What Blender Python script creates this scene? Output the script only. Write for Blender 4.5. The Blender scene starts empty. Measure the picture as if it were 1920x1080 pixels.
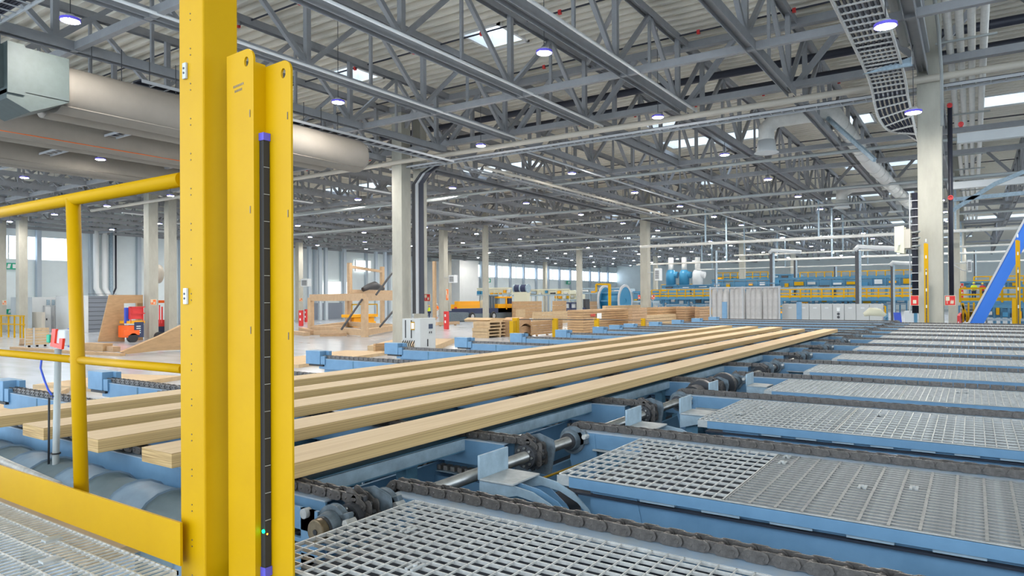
import bpy, math, random
from math import sin, cos, tan, radians as R, pi, hypot
from mathutils import Vector, Matrix
random.seed(7)
S = bpy.context.scene
COL = S.collection

# ---------------------------------------------------------------- camera
F_PX = 1284.0; CZ = 3.0
TH, PITCH, ROLL = R(33.95), R(.3), R(.35)
fw0 = Vector((cos(TH), sin(TH), 0)); rt0 = Vector((sin(TH), -cos(TH), 0)); up0 = Vector((0, 0, 1))
FW = fw0*cos(PITCH)+up0*sin(PITCH); up1 = up0*cos(PITCH)-fw0*sin(PITCH)
RT = rt0*cos(ROLL)-up1*sin(ROLL); UP = up1*cos(ROLL)+rt0*sin(ROLL)
CYP = 552.877                       # principal point row of the 1920x1080 photograph
cam = bpy.data.cameras.new('camera'); co = bpy.data.objects.new('camera', cam); COL.objects.link(co)
co.matrix_world = Matrix(((RT.x, UP.x, -FW.x, 0), (RT.y, UP.y, -FW.y, 0), (RT.z, UP.z, -FW.z, CZ), (0, 0, 0, 1)))
cam.sensor_width = 36; cam.lens = 36*F_PX/1920; cam.shift_y = (CYP-540)/1920
cam.clip_start = .05; cam.clip_end = 600
S.camera = co

# ---------------------------------------------------------------- light
w = bpy.data.worlds.new('daylight'); S.world = w; w.use_nodes = True
bg = w.node_tree.nodes['Background']; bg.inputs[0].default_value = (.74, .87, 1, 1); bg.inputs[1].default_value = 2.1
LAMP = 480.0                         # radiance of a high-bay lamp's lens
S.view_settings.view_transform = 'Standard'; S.view_settings.look = 'None'
S.view_settings.exposure = 0.98; S.view_settings.gamma = 1; S.view_settings.use_curve_mapping = False
S.cycles.use_denoising = True; S.cycles.max_bounces = 8; S.cycles.diffuse_bounces = 6
S.cycles.sample_clamp_indirect = 6; S.cycles.caustics_reflective = False; S.cycles.caustics_refractive = False

# ---------------------------------------------------------------- pixel measurements of the photograph -> metres
def ray(x, y): return FW+RT*((x-960)/F_PX)-UP*((y-CYP)/F_PX)
def gp(x, y, z=0.0):
    d = ray(x, y); t = (z-CZ)/d.z; return Vector((d.x*t, d.y*t, z))
def aY(x, y, Y):
    d = ray(x, y); t = Y/d.y; return Vector((d.x*t, Y, d.z*t+CZ))
def aX(x, y, X):
    d = ray(x, y); t = X/d.x; return Vector((X, d.y*t, d.z*t+CZ))

# ---------------------------------------------------------------- materials
MATS = {}
def mat(name, col, rough=.5, metal=0, noise=0, scale=8, emis=0, bump=0, spec=.5, stretch=None, col2=None, trans=0, coat=0):
    m = bpy.data.materials.new(name); m.use_nodes = True; nt = m.node_tree; N = nt.nodes; L = nt.links
    b = N['Principled BSDF']; b.inputs['Base Color'].default_value = (*col, 1); b.inputs['Roughness'].default_value = rough
    b.inputs['Metallic'].default_value = metal; b.inputs['Specular IOR Level'].default_value = spec
    if coat: b.inputs['Coat Weight'].default_value = coat
    if emis: b.inputs['Emission Color'].default_value = (*col, 1); b.inputs['Emission Strength'].default_value = emis
    if trans: b.inputs['Alpha'].default_value = 1-trans
    if noise or bump:
        tc = N.new('ShaderNodeTexCoord'); mp = N.new('ShaderNodeMapping'); L.new(tc.outputs['Object'], mp.inputs[0])
        if stretch: mp.inputs['Scale'].default_value = stretch
        n = N.new('ShaderNodeTexNoise'); n.inputs['Scale'].default_value = scale; n.inputs['Detail'].default_value = 5
        n.inputs['Roughness'].default_value = .62
        L.new(mp.outputs[0], n.inputs['Vector'])
        if noise:
            rp = N.new('ShaderNodeValToRGB'); rp.color_ramp.elements[0].position = .3; rp.color_ramp.elements[1].position = .7
            c2 = col2 or tuple(c*(1-noise) for c in col); c1 = tuple(min(1, c*(1+noise*.3)) for c in col)
            rp.color_ramp.elements[0].color = (*c2, 1); rp.color_ramp.elements[1].color = (*c1, 1)
            L.new(n.outputs[0], rp.inputs[0]); L.new(rp.outputs[0], b.inputs['Base Color'])
        if bump:
            bp = N.new('ShaderNodeBump'); bp.inputs['Strength'].default_value = bump; bp.inputs['Distance'].default_value = .01
            L.new(n.outputs[0], bp.inputs['Height']); L.new(bp.outputs[0], b.inputs['Normal'])
    MATS[name] = m; return m
mat('yellow paint', (.53, .295, 0), .45, noise=.07, scale=2.5, bump=.04, col2=(.49, .265, 0), spec=.15)
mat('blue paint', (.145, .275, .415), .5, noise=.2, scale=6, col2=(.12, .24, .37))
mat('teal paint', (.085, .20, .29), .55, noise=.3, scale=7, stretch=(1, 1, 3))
mat('pale steel paint', (.33, .43, .50), .5, noise=.3, scale=9)
mat('bright blue paint', (.01, .13, .55), .45)
mat('worn edge', (.46, .47, .46), .55, noise=.3, scale=12)
mat('blue worn', (.25, .34, .45), .5, noise=.3, scale=9, col2=(.36, .38, .39))
mat('steel', (.42, .41, .39), .32, .85, noise=.25, scale=14)
mat('brown steel', (.20, .15, .09), .4, .7, noise=.4, scale=20)
mat('cast iron', (.16, .20, .23), .6, .2, noise=.5, scale=16)
mat('chain steel', (.15, .135, .125), .45, .55, noise=.5, scale=40)
mat('chain edge', (.42, .37, .33), .4, .6, noise=.3, scale=40)
mat('galvanised', (.62, .61, .58), .45, .15, noise=.3, scale=25)
mat('grate dark', (.33, .33, .32), .55, .35, noise=.3, scale=25)
mat('black rubber', (.018, .018, .02), .6)
mat('dark steel', (.06, .06, .065), .5, .3)
mat('truss paint', (.28, .285, .295), .5, noise=.12, scale=3)
mat('truss light', (.42, .43, .44), .5)
mat('roof deck', (.74, .70, .61), .6, noise=.06, scale=1.2)
mat('roof white', (.74, .74, .72), .6)
mat('concrete', (.40, .385, .325), .8, noise=.16, scale=2.2, bump=.15, stretch=(1, 1, .35))
mat('concrete shade', (.36, .35, .32), .8, noise=.15, scale=2, bump=.15)
mat('fabric duct', (.24, .213, .18), .75, noise=.08, scale=1.5, bump=.1)
mat('zinc duct', (.06, .078, .075), .6, 0, noise=.15, scale=5)
mat('insulated pipe', (.68, .67, .63), .4, 0, noise=.12, scale=4)
mat('black pipe', (.02, .022, .035), .5)
mat('tan pipe', (.47, .43, .36), .5)
mat('grey pipe', (.36, .38, .37), .5, .2)
mat('white paint', (.78, .79, .78), .5)
mat('off white', (.60, .62, .62), .55, noise=.05, scale=1)
mat('wall panel', (.74, .80, .80), .6, noise=.05, scale=.7)
mat('wall column', (.44, .50, .55), .6)
mat('grey shed', (.17, .19, .22), .6)
mat('roller door grey', (.22, .25, .30), .6)
mat('cabinet grey', (.46, .47, .46), .5, noise=.05, scale=2)
mat('red paint', (.62, .03, .03), .5)
mat('orange paint', (.85, .12, .01), .5)
mat('orange yellow', (.80, .36, .0), .5)
mat('fire sign red', (.60, .015, .01), .5)
mat('sign orange', (.75, .15, .02), .5)
mat('green sign', (.0, .36, .20), .5)
mat('signal red', (.80, .04, .01), .4)
mat('plywood', (.46, .285, .14), .7, noise=.22, scale=1.6, stretch=(1, 1, 4))
mat('plywood pale', (.52, .37, .21), .7, noise=.15, scale=3)
mat('plywood brown', (.46, .29, .16), .75, noise=.3, scale=3, stretch=(1, 1, 9))
mat('timber', (.50, .34, .20), .7, noise=.15, scale=3)
mat('curtain', (.47, .45, .43), .75, noise=.15, scale=3)
mat('blue light fringe', (.16, .12, .75), .4)  # blue fringe of the lamp's glare, put into the rim colour
mat('green light', (.0, 1, .25), .4, emis=6)
mat('amber light', (1, .25, .02), .4, emis=3)
mat('hi vis yellow', (.65, .75, .02), .7)
mat('hi vis orange', (.90, .20, .02), .7)
mat('skin', (.55, .33, .22), .6)
mat('navy cloth', (.03, .04, .09), .8)
mat('white cloth', (.72, .72, .70), .8)
mat('tank blue', (.03, .20, .36), .4)
mat('machine blue', (.06, .20, .33), .5)
mat('cream paint', (.62, .60, .45), .5)
mat('purple plastic', (.10, .09, .5), .4)
mat('cable blue', (.03, .08, .5), .5)
mat('lens', (1, .96, .90), .4, emis=LAMP)
mat('screen', (.03, .05, .09), .2)

def floor_mat():
    m = mat('polished floor', (.42, .45, .49), .16, noise=.1, scale=.35, spec=.6)
    nt = m.node_tree; N = nt.nodes; L = nt.links; b = N['Principled BSDF']
    n = N.new('ShaderNodeTexNoise'); n.inputs['Scale'].default_value = 1.5; n.inputs['Detail'].default_value = 4
    tc = N.new('ShaderNodeTexCoord'); mp = N.new('ShaderNodeMapping'); mp.inputs['Scale'].default_value = (1, .25, 1)
    L.new(tc.outputs['Object'], mp.inputs[0]); L.new(mp.outputs[0], n.inputs['Vector'])
    mr = N.new('ShaderNodeMapRange'); mr.inputs['To Min'].default_value = .1; mr.inputs['To Max'].default_value = .3
    L.new(n.outputs[0], mr.inputs[0]); L.new(mr.outputs[0], b.inputs['Roughness'])
floor_mat()
def glass_mat():
    m = bpy.data.materials.new('window glass'); m.use_nodes = True; nt = m.node_tree; N = nt.nodes; L = nt.links
    N.remove(N['Principled BSDF']); g = N.new('ShaderNodeBsdfGlossy'); g.inputs['Roughness'].default_value = .05
    t = N.new('ShaderNodeBsdfTransparent'); t.inputs[0].default_value = (.93, .96, 1, 1); mx = N.new('ShaderNodeMixShader'); mx.inputs[0].default_value = .06
    L.new(t.outputs[0], mx.inputs[1]); L.new(g.outputs[0], mx.inputs[2]); L.new(mx.outputs[0], N['Material Output'].inputs['Surface'])
    MATS['window glass'] = m
glass_mat()
def lvl_mat():
    # veneer lumber: long grain on the faces, thin layer lines on the edges
    for nm, seed in (('veneer lumber', 0),):
        m = bpy.data.materials.new(nm); m.use_nodes = True; nt = m.node_tree; N = nt.nodes; L = nt.links; b = N['Principled BSDF']
        b.inputs['Roughness'].default_value = .6
        tc = N.new('ShaderNodeTexCoord'); mp = N.new('ShaderNodeMapping'); mp.inputs['Scale'].default_value = (.35, 7, 7)
        L.new(tc.outputs['Object'], mp.inputs[0])
        n = N.new('ShaderNodeTexNoise'); n.inputs['Scale'].default_value = 3; n.inputs['Detail'].default_value = 6; L.new(mp.outputs[0], n.inputs[0])
        r = N.new('ShaderNodeValToRGB'); r.color_ramp.elements[0].position = .3; r.color_ramp.elements[1].position = .75
        r.color_ramp.elements[0].color = (.60, .40, .205, 1); r.color_ramp.elements[1].color = (.73, .53, .30, 1)
        L.new(n.outputs[0], r.inputs[0])
        n2 = N.new('ShaderNodeTexNoise'); n2.inputs['Scale'].default_value = 1; mp2 = N.new('ShaderNodeMapping'); mp2.inputs['Scale'].default_value = (.25, 3, 170)
        L.new(tc.outputs['Object'], mp2.inputs[0]); L.new(mp2.outputs[0], n2.inputs[0]); n2.inputs['Detail'].default_value = 3
        r2 = N.new('ShaderNodeValToRGB'); r2.color_ramp.elements[0].position = .36; r2.color_ramp.elements[1].position = .6
        r2.color_ramp.elements[0].color = (.36, .215, .08, 1); r2.color_ramp.elements[1].color = (.66, .455, .205, 1)
        L.new(n2.outputs[0], r2.inputs[0])
        geo = N.new('ShaderNodeNewGeometry'); sx = N.new('ShaderNodeSeparateXYZ'); L.new(geo.outputs['Normal'], sx.inputs[0])
        a = N.new('ShaderNodeMath'); a.operation = 'ABSOLUTE'; L.new(sx.outputs[2], a.inputs[0])
        g = N.new('ShaderNodeMath'); g.operation = 'GREATER_THAN'; g.inputs[1].default_value = .6; L.new(a.outputs[0], g.inputs[0])
        mx = N.new('ShaderNodeMix'); mx.data_type = 'RGBA'; L.new(g.outputs[0], mx.inputs[0]); L.new(r2.outputs[0], mx.inputs[6]); L.new(r.outputs[0], mx.inputs[7])
        L.new(mx.outputs[2], b.inputs['Base Color']); MATS[nm] = m
lvl_mat()

# ---------------------------------------------------------------- mesh helpers
class M:
    def __init__(s): s.v = []; s.f = []; s.sm = []
    def add(s, vs, fs, smooth=False):
        o = len(s.v); s.v += [tuple(v) for v in vs]; s.f += [tuple(i+o for i in f) for f in fs]; s.sm += [smooth]*len(fs); return s
    def box(s, x0, x1, y0, y1, z0, z1):
        if x0 > x1: x0, x1 = x1, x0
        if y0 > y1: y0, y1 = y1, y0
        if z0 > z1: z0, z1 = z1, z0
        return s.add([(x0, y0, z0), (x1, y0, z0), (x1, y1, z0), (x0, y1, z0), (x0, y0, z1), (x1, y0, z1), (x1, y1, z1), (x0, y1, z1)],
                     [(0, 3, 2, 1), (4, 5, 6, 7), (0, 1, 5, 4), (1, 2, 6, 5), (2, 3, 7, 6), (3, 0, 4, 7)])
    def bar(s, p, q, w, h=None, up=None):
        # straight bar of rectangular section from p to q; w across, h along "up"
        h = h or w; p = Vector(p); q = Vector(q); d = (q-p).normalized(); u = Vector(up) if up else (Vector((0, 0, 1)) if abs(d.z) < .95 else Vector((1, 0, 0)))
        a = d.cross(u).normalized()*w/2; b = a.cross(d).normalized()*h/2
        return s.add([p-a-b, p+a-b, p+a+b, p-a+b, q-a-b, q+a-b, q+a+b, q-a+b],
                     [(3, 2, 1, 0), (4, 5, 6, 7), (0, 1, 5, 4), (1, 2, 6, 5), (2, 3, 7, 6), (3, 0, 4, 7)])
    def tube(s, pts, r, n=10, caps=True, smooth=True):
        pts = [Vector(p) for p in pts]; rs = r if isinstance(r, (list, tuple)) else [r]*len(pts)
        V = []; u = None
        for i, p in enumerate(pts):
            d = ((pts[min(i+1, len(pts)-1)]-p).normalized()+(p-pts[max(i-1, 0)]).normalized())
            d = d.normalized() if d.length > 1e-6 else Vector((0, 0, 1))
            if u is None: u = d.orthogonal().normalized()
            u = (u-d*u.dot(d)); u = u.normalized() if u.length > 1e-5 else d.orthogonal().normalized(); v = d.cross(u)
            for k in range(n):
                a = 2*pi*k/n; V.append(p+(u*cos(a)+v*sin(a))*rs[i])
        F = [(i*n+k, i*n+(k+1) % n, (i+1)*n+(k+1) % n, (i+1)*n+k) for i in range(len(pts)-1) for k in range(n)]
        s.add(V, F, smooth)
        if caps:
            e = len(pts)-1; o = len(s.v)-len(V)
            s.f += [tuple(o+k for k in range(n))[::-1], tuple(o+e*n+k for k in range(n))]; s.sm += [False, False]
        return s
    def cyl(s, p, q, r, n=14, smooth=True): return s.tube([p, q], r, n, True, smooth)
    def prism(s, poly, d, smooth=False):
        # polygon (3-D points) pushed along d
        d = Vector(d); P = [Vector(p) for p in poly]; n = len(P)
        c = Vector((0, 0, 0))
        for i in range(n): c += P[i].cross(P[(i+1) % n])
        if c.dot(d) > 0: P = P[::-1]
        s.add(P+[p+d for p in P], [tuple(range(n)), tuple(range(2*n-1, n-1, -1))], False)
        o = len(s.v)-2*n
        for i in range(n): s.f.append((o+i, o+n+i, o+n+(i+1) % n, o+(i+1) % n)[::-1]); s.sm.append(smooth)
        for k in range(len(s.f)-n, len(s.f)): s.f[k] = s.f[k][::-1]
        for k in range(len(s.f)-n, len(s.f)): s.f[k] = s.f[k][::-1]
        return s
    def ring(s, c, axis, r0, r1, t, n=18):
        # flat ring (washer): centre, unit axis, inner/outer radius, thickness
        c = Vector(c); ax = Vector(axis).normalized(); u = ax.orthogonal().normalized(); v = ax.cross(u); V = []
        for h in (-t/2, t/2):
            for rr in (r0, r1):
                for k in range(n): a = 2*pi*k/n; V.append(c+ax*h+(u*cos(a)+v*sin(a))*rr)
        F = []
        for k in range(n):
            j = (k+1) % n
            F += [(k, j, n+j, n+k), (2*n+k, 3*n+k, 3*n+j, 2*n+j), (n+k, n+j, 3*n+j, 3*n+k), (k, 2*n+k, 2*n+j, j)]
        return s.add(V, F)
    def build(s, name, m, parent=None, bevel=0, o=None):
        me = bpy.data.meshes.new(name)
        if parent is None and o is None:
            xs = [v[0] for v in s.v]; ys = [v[1] for v in s.v]; zs = [v[2] for v in s.v]
            o = Vector(((min(xs)+max(xs))/2, (min(ys)+max(ys))/2, min(zs)))
        off = o if o is not None else Vector((0, 0, 0))
        if parent is not None:
            off = Vector((0, 0, 0)); q = parent
            while q is not None: off = off+q.location; q = q.parent
        me.from_pydata([(v[0]-off[0], v[1]-off[1], v[2]-off[2]) for v in s.v], [], s.f); me.update()
        me.polygons.foreach_set('use_smooth', s.sm); me.materials.append(MATS[m])
        ob = bpy.data.objects.new(name, me); COL.objects.link(ob)
        if parent is not None: ob.parent = parent
        else: ob.location = off
        if bevel:
            b = ob.modifiers.new('bevel', 'BEVEL'); b.width = bevel; b.segments = 2; b.limit_method = 'ANGLE'
        return ob
def tag(o, label=None, cat=None, group=None, kind=None):
    if label: o['label'] = label
    if cat: o['category'] = cat
    if group: o['group'] = group
    if kind: o['kind'] = kind
    return o
def thing(name, label, cat, loc, group=None):
    o = bpy.data.objects.new(name, None); COL.objects.link(o); o.location = loc; o.empty_display_size = .2
    return tag(o, label, cat, group)
def part(name, src, parent, loc=(0, 0, 0), rot=None, scale=None):
    # another object with the same mesh
    c = bpy.data.objects.new(name, src.data); COL.objects.link(c); c.parent = parent; c.location = loc
    if rot: c.rotation_euler = rot
    if scale: c.scale = scale
    for md in src.modifiers:
        n = c.modifiers.new(md.name, md.type)
        if md.type == 'BEVEL': n.width = md.width; n.segments = md.segments; n.limit_method = md.limit_method
    return c
KIDS = {}
def copy_tree(o, parent=None):
    c = o.copy(); COL.objects.link(c); c.parent = parent
    for ch in list(o.children): copy_tree(ch, c)
    return c
ORD = ['first', 'second', 'third', 'fourth', 'fifth', 'sixth', 'seventh', 'eighth', 'ninth', 'tenth', 'eleventh', 'twelfth', 'thirteenth', 'fourteenth', 'fifteenth', 'sixteenth', 'seventeenth', 'eighteenth', 'nineteenth', 'twentieth', 'twenty-first', 'twenty-second']
# ================================================================ the hall
XC = [27.9, 60.2, 92.4, 124.6]; YC = [1.15, 25.6, 50.6, 75.4]
WY = 84.0; XE = 178.0; DECK = 14.0
m = M(); m.box(-12, XE, -60, WY, -.3, 0); fl = m.build('floor', 'polished floor', o=Vector((0, 0, 0))); tag(fl, kind='structure')
# skylights: (x0, x1, y0, y1); extra far ones added to lighten the far ceiling
SKY = [(22.7, 24.4, 15.7, 17.6), (46.3, 48.6, 11.4, 18.3), (46.3, 48.6, 5.0, 7.0), (46.3, 48.6, -9, -.4), (53.6, 54.9, 15.4, 17.2), (41, 42.6, 15.2, 17.3),
       (81, 84, 5, 16.2), (81, 84, -12, -.6), (46.3, 48.6, 44, 55), (46.3, 48.6, 29, 37.5), (81, 84, 30, 40), (81, 84, 50, 62), (81, 84, 66, 78), (115, 119, -14, 12), (115, 119, 18, 40), (115, 119, 46, 70), (98, 100, 0, 14), (98, 100, 24, 40), (64, 65.6, 2, 9), (132, 134, 5, 30), (132, 134, 40, 70), (150, 153, 0, 30), (150, 153, 40, 70), (46.3, 48.6, 62, 74), (22.7, 24.4, 24.2, 26), (22.7, 24.4, 41, 43), (64, 65.6, 20, 22), (64, 65.6, 40, 42)]
def deck():
    P = .56; xs = []; x = -12.0; prof = []
    while x < XE: prof += [(x, DECK), (x+.14, DECK), (x+.19, DECK+.2), (x+.51, DECK+.2)]; x += P
    prof.append((x, DECK)); xs = [p[0] for p in prof]
    ycuts = sorted(set([-60., WY]+[v for s in SKY for v in s[2:]]))
    m = M()
    for i in range(len(ycuts)-1):
        y0, y1 = ycuts[i], ycuts[i+1]; run = []
        def flush():
            if len(run) > 1:
                m.add([(a, y, b) for a, b in run for y in (y0, y1)], [(2*k, 2*k+1, 2*k+3, 2*k+2) for k in range(len(run)-1)])
        for a, b in prof:
            hole = any(s[2] <= y0 and s[3] >= y1 and s[0] < a < s[1] for s in SKY)
            if hole:
                flush(); run = []
            else: run.append((a, b))
        flush()
    tag(m.build('ceiling', 'roof deck', o=Vector((0, 0, 0))), kind='structure')
deck()
for i, (x0, x1, y0, y1) in enumerate(SKY):
    L = Vector(((x0+x1)/2, (y0+y1)/2, DECK)); root = tag(bpy.data.objects.new('window_%d' % (i+20), None), kind='structure'); COL.objects.link(root); root.location = L
    m = M(); t = .12; x0 -= .3; x1 += .3; y0 -= .05; y1 += .05
    m.box(x0, x0+t, y0, y1, DECK-.03, DECK+.7).box(x1-t, x1, y0, y1, DECK-.03, DECK+.7).box(x0, x1, y0, y0+t, DECK-.03, DECK+.7).box(x0, x1, y1-t, y1, DECK-.03, DECK+.7)
    m.build('curb', 'roof white', root)
    n = max(1, round((y1-y0)/2.2)); s = (y1-y0)/n
    for k in range(n):
        M().box(x0, x1, y0+k*s+.04, y0+(k+1)*s-.04, DECK+.7, DECK+.72).build('pane', 'window glass', root)
        if k: M().box(x0, x1, y0+k*s-.05, y0+k*s+.05, DECK+.64, DECK+.76).build('glazing_bar', 'white paint', root)

# ---- far wall along the left: cladding below, strip of windows, cladding above
def wall_far():
    wz0, wz1 = 7.5, 9.95
    w_ = M().box(-12, XE, WY, WY+.3, 0, wz0).box(-12, XE, WY, WY+.3, wz1, DECK+.1).build('wall_left', 'wall panel', o=Vector((0, WY, 0))); tag(w_, kind='structure')
    # solid bays between the two strips
    for a, b in ((36.2, 111.5),): tag(M().box(a, b, WY-.02, WY+.3, wz0, wz1).build('wall_left', 'wall panel'), kind='structure')
    src = pil = None
    for k in range(35):
        x = -10+5.35*k
        if x > XE-1: break
        if pil is None: pil = M().box(-.22, .22, -.5, -.02, 0, DECK-1).build('trim_1', 'wall column', o=Vector((0, 0, 0))); p = pil; p.location = (x, WY, 0)
        else: p = part('trim_1', pil, None, (x, WY, 0))
        tag(p, kind='structure')
        if 35 < x+2.7 < 111: continue
        if src is None:
            src = tag(bpy.data.objects.new('window_1', None), kind='structure'); COL.objects.link(src); src.location = (x, WY, 0); o = src
            mm = M(); mm.box(x+.2, x+5.15, WY-.05, WY+.1, wz0-.1, wz0).box(x+.2, x+5.15, WY-.05, WY+.1, wz1, wz1+.1).box(x+2.6, x+2.72, WY-.05, WY+.1, wz0, wz1)
            mm.build('window_frame', 'white paint', src); M().box(x+.2, x+2.6, WY+.06, WY+.08, wz0, wz1).build('pane', 'window glass', src)
            M().box(x+2.72, x+5.15, WY+.06, WY+.08, wz0, wz1).build('pane', 'window glass', src)
        else:
            o = copy_tree(src); o.name = 'window_%d' % (k+1); o.location = (x, WY, 0); tag(o, kind='structure')
wall_far()
tag(M().box(XE, XE+.3, -60, WY, 0, DECK+.1).build('wall_back', 'wall panel', o=Vector((XE, 0, 0))), kind='structure')
# pale block of rooms jutting out in the middle distance
c = aY(862, 560, 76)
tag(M().box(c.x, aY(897, 560, 76).x, 76, WY, 0, 9.9).build('wall_partition', 'off white', o=Vector((c.x, 76, 0))), kind='structure')

# ---- concrete columns
ci = 0
def column(x, y, s, label, top=13.2, mt='concrete', notch=True):
    o = thing('concrete_column', label, 'column', (x, y, 0), 'concrete columns')
    m = M(); h = s/2; m.box(x-h, x+h, y-h, y+h, 0, top); m.build('shaft', mt, o, bevel=.02)
    M().box(x-h-.04, x+h+.04, y-h-.04, y+h+.04, top, top+.25).build('bearing_plate', 'truss paint', o)
    return o
names = {(0, 0): 'broad concrete column behind the yellow slotted post at right, signs on both sides', (0, 1): 'big concrete column in the middle carrying cable ladders, grey cabinet at its foot',
         (0, 2): 'concrete column beside the red scissor lift with a small fire sign', (0, 3): 'concrete column between the sheeted window bays at far left',
         (1, 1): 'tall concrete column behind the long stacks of sawn boards', (1, 2): 'concrete column with the fire cabinet and fan box beyond the middle column',
         (1, 3): 'distant concrete column left of the timber frame, red cabinet at its foot', (1, 0): 'slender column seen just right of the broad column', (2, 1): 'far concrete column above the hanging white sleeves',
         (2, 2): 'far column standing left of the blue cable reel'}
for i, x in enumerate(XC):
    for j, y in enumerate(YC):
        s = .73 if i < 2 else .7
        dy = {(0, 0): .05, (0, 1): .5, (0, 2): 1.3, (0, 3): -.6, (1, 1): -.15, (1, 2): -.7, (1, 3): -.5, (2, 2): -.8, (2, 1): -.25}.get((i, j), 0)
        column(x, y+dy, s, names.get((i, j), 'distant concrete column in the %s row, %s from the right' % (ORD[i], ORD[j])))
column(29.5, 26.15, .55, 'slimmer concrete column just right of the cable ladders on the middle column')
column(29.6, 52.2, .66, 'second concrete column standing close beside the one at the scissor lift')
column(27.9, 79.6, .7, 'concrete column cut by the left edge of the picture')
column(60.5, 44.2, .5, 'thin column right of the one with the fan box, red box at its foot')

# ---- roof trusses: bottom and top chords, verticals and diagonals
CH = 10.75; TC = 13.55
TY = [-2.9+4.27*k for k in range(0, 21)]
def truss_proto(detail, L=32.2):
    # local x from 0 (at the column line) backwards/forwards
    o = thing('roof_truss', 'x', 'truss', (0, 0, 0))
    m = M(); m.box(.4, L-.4, -.15, .15, CH-.15, CH-.135).box(.4, L-.4, -.15, .15, CH+.135, CH+.15).box(.4, L-.4, -.02, .02, CH-.135, CH+.135)
    ch = M(); ch.box(.4, L-.4, -.15, -.13, CH-.15, CH+.15).box(.4, L-.4, .13, .15, CH-.15, CH+.15).box(.4, L-.4, -.13, .13, CH-.01, CH+.01)
    tp = M(); tp.box(0, L, -.14, -.12, TC-.14, TC+.14).box(0, L, .12, .14, TC-.14, TC+.14).box(0, L, -.12, .12, TC-.01, TC+.01)
    P = 5.85; nodes = [L-1.0-P*k for k in range(6)]
    if detail:
        ch.build('bottom_chord', 'truss paint', o); tp.build('top_chord', 'truss paint', o)
        vert = dr = dl = None
        for x in nodes:
            if x < .3: continue
            if vert is None:
                vert = M().box(x-.09, x+.09, -.09, .09, CH, TC).build('vertical', 'truss paint', o); X0 = x
                dr = M().bar((x, 0, CH+.1), (x+P/2, 0, TC-.05), .15, .15).build('diagonal', 'truss paint', o)
                dl = M().bar((x, 0, CH+.1), (x-P/2, 0, TC-.05), .15, .15).build('diagonal', 'truss paint', o)
                M().box(x-.3, x+.3, -.012, .012, CH-.1, CH+.5).build('gusset', 'truss paint', o)
            else:
                part('vertical', vert, o, (x-X0, 0, 0)); part('diagonal', dr, o, (x-X0, 0, 0))
                if x > P/2: part('diagonal', dl, o, (x-X0, 0, 0))
        vm = None
        for x in nodes:
            if x-P/2 < .2: continue
            if vm is None: vm = M().box(x-P/2-.05, x-P/2+.05, -.05, .05, CH, TC).build('hanger', 'truss paint', o); X1 = x
            else: part('hanger', vm, o, (x-X1, 0, 0))
    else:
        a = M(); a.v = ch.v+tp.v; a.f = ch.f+[tuple(i+len(ch.v) for i in f) for f in tp.f]; a.sm = ch.sm+tp.sm
        for x in nodes:
            if x < .3: continue
            a.box(x-.08, x+.08, -.08, .08, CH, TC).bar((x, 0, CH), (x+P/2, 0, TC), .14).bar((x, 0, CH), (x-P/2, 0, TC), .14)
        ob = a.build('truss_frame', 'truss paint', o)
    return o
T1 = truss_proto(True); T2 = truss_proto(False)
def tn(j): return ORD[j]
used = set()
for b, (x0, det) in enumerate(((-4.3, 1), (28.0, 1), (60.3, 0), (92.6, 0), (124.8, 0))):
    for j, y in enumerate(TY):
        if b == 1 and j > 12: det = 0
        if b == 0 and y < .5: continue
        src = T1 if det else T2
        o = src if src not in used else copy_tree(src)
        used.add(src); o.location = (x0, y, 0)
        bay = ['nearest overhead bay', 'second bay away', 'third bay away', 'fourth bay away', 'farthest bay'][b]
        tag(o, 'grey steel roof truss in the %s, %s from the right' % (bay, tn(j)), 'truss', 'roof trusses')
if True:  # girders across the column lines and ties between the trusses
    for i, x in enumerate(XC):
        o = thing('girder_truss', 'grey steel girder truss across the %s column line carrying the roof trusses' % ORD[i], 'truss', (x, 10, 0), 'girder trusses')
        m = M(); m.box(x-.15, x+.15, -12, WY, CH+.25, CH+.5); m.build('bottom_chord', 'truss paint', o)
        M().box(x-.15, x+.15, -12, WY, TC-.2, TC+.1).build('top_chord', 'truss paint', o)
        src = None
        for k, y in enumerate(TY):
            if y > WY-5: break
            if src is None:
                y0 = y; src = M().bar((x, y, CH+.3), (x, y+2.13, TC), .2).build('diagonal', 'truss paint', o); s2 = M().bar((x, y+4.27, CH+.3), (x, y+2.13, TC), .2).build('diagonal', 'truss paint', o)
            else: part('diagonal', src, o, (0, y-y0, 0)); part('diagonal', s2, o, (0, y-y0, 0))
    for i, x in enumerate((21.75, 9.9, 38.3, 44.2, 53.9, 70.4, 76.3, 86)):
        t = M().box(x-.09, x+.09, -12, WY, CH-.12, CH+.12).build('tie_beam', 'truss paint')
        tag(t, 'long grey tie beam joining the truss bottom chords, %s away from the camera' % ORD[[9.9, 21.75, 38.3, 44.2, 53.9, 70.4, 76.3, 86].index(x)], 'beam', 'tie beams')
    for i, (x, y0, y1) in enumerate(((21.6, 5.6, 9.8), (27.0, 9.9, 14.1), (15.5, 9.9, 14.1), (10, 14.2, 18.4), (15.5, 18.4, 22.7), (10, 22.7, 27))):
        tag(M().bar((x-5.5, y0, TC-.2), (x, y1, TC-.2), .14).build('roof_brace', 'truss paint'), 'slanting grey brace under the roof deck, %s counted from the right' % ORD[i], 'brace', 'roof braces')

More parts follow.
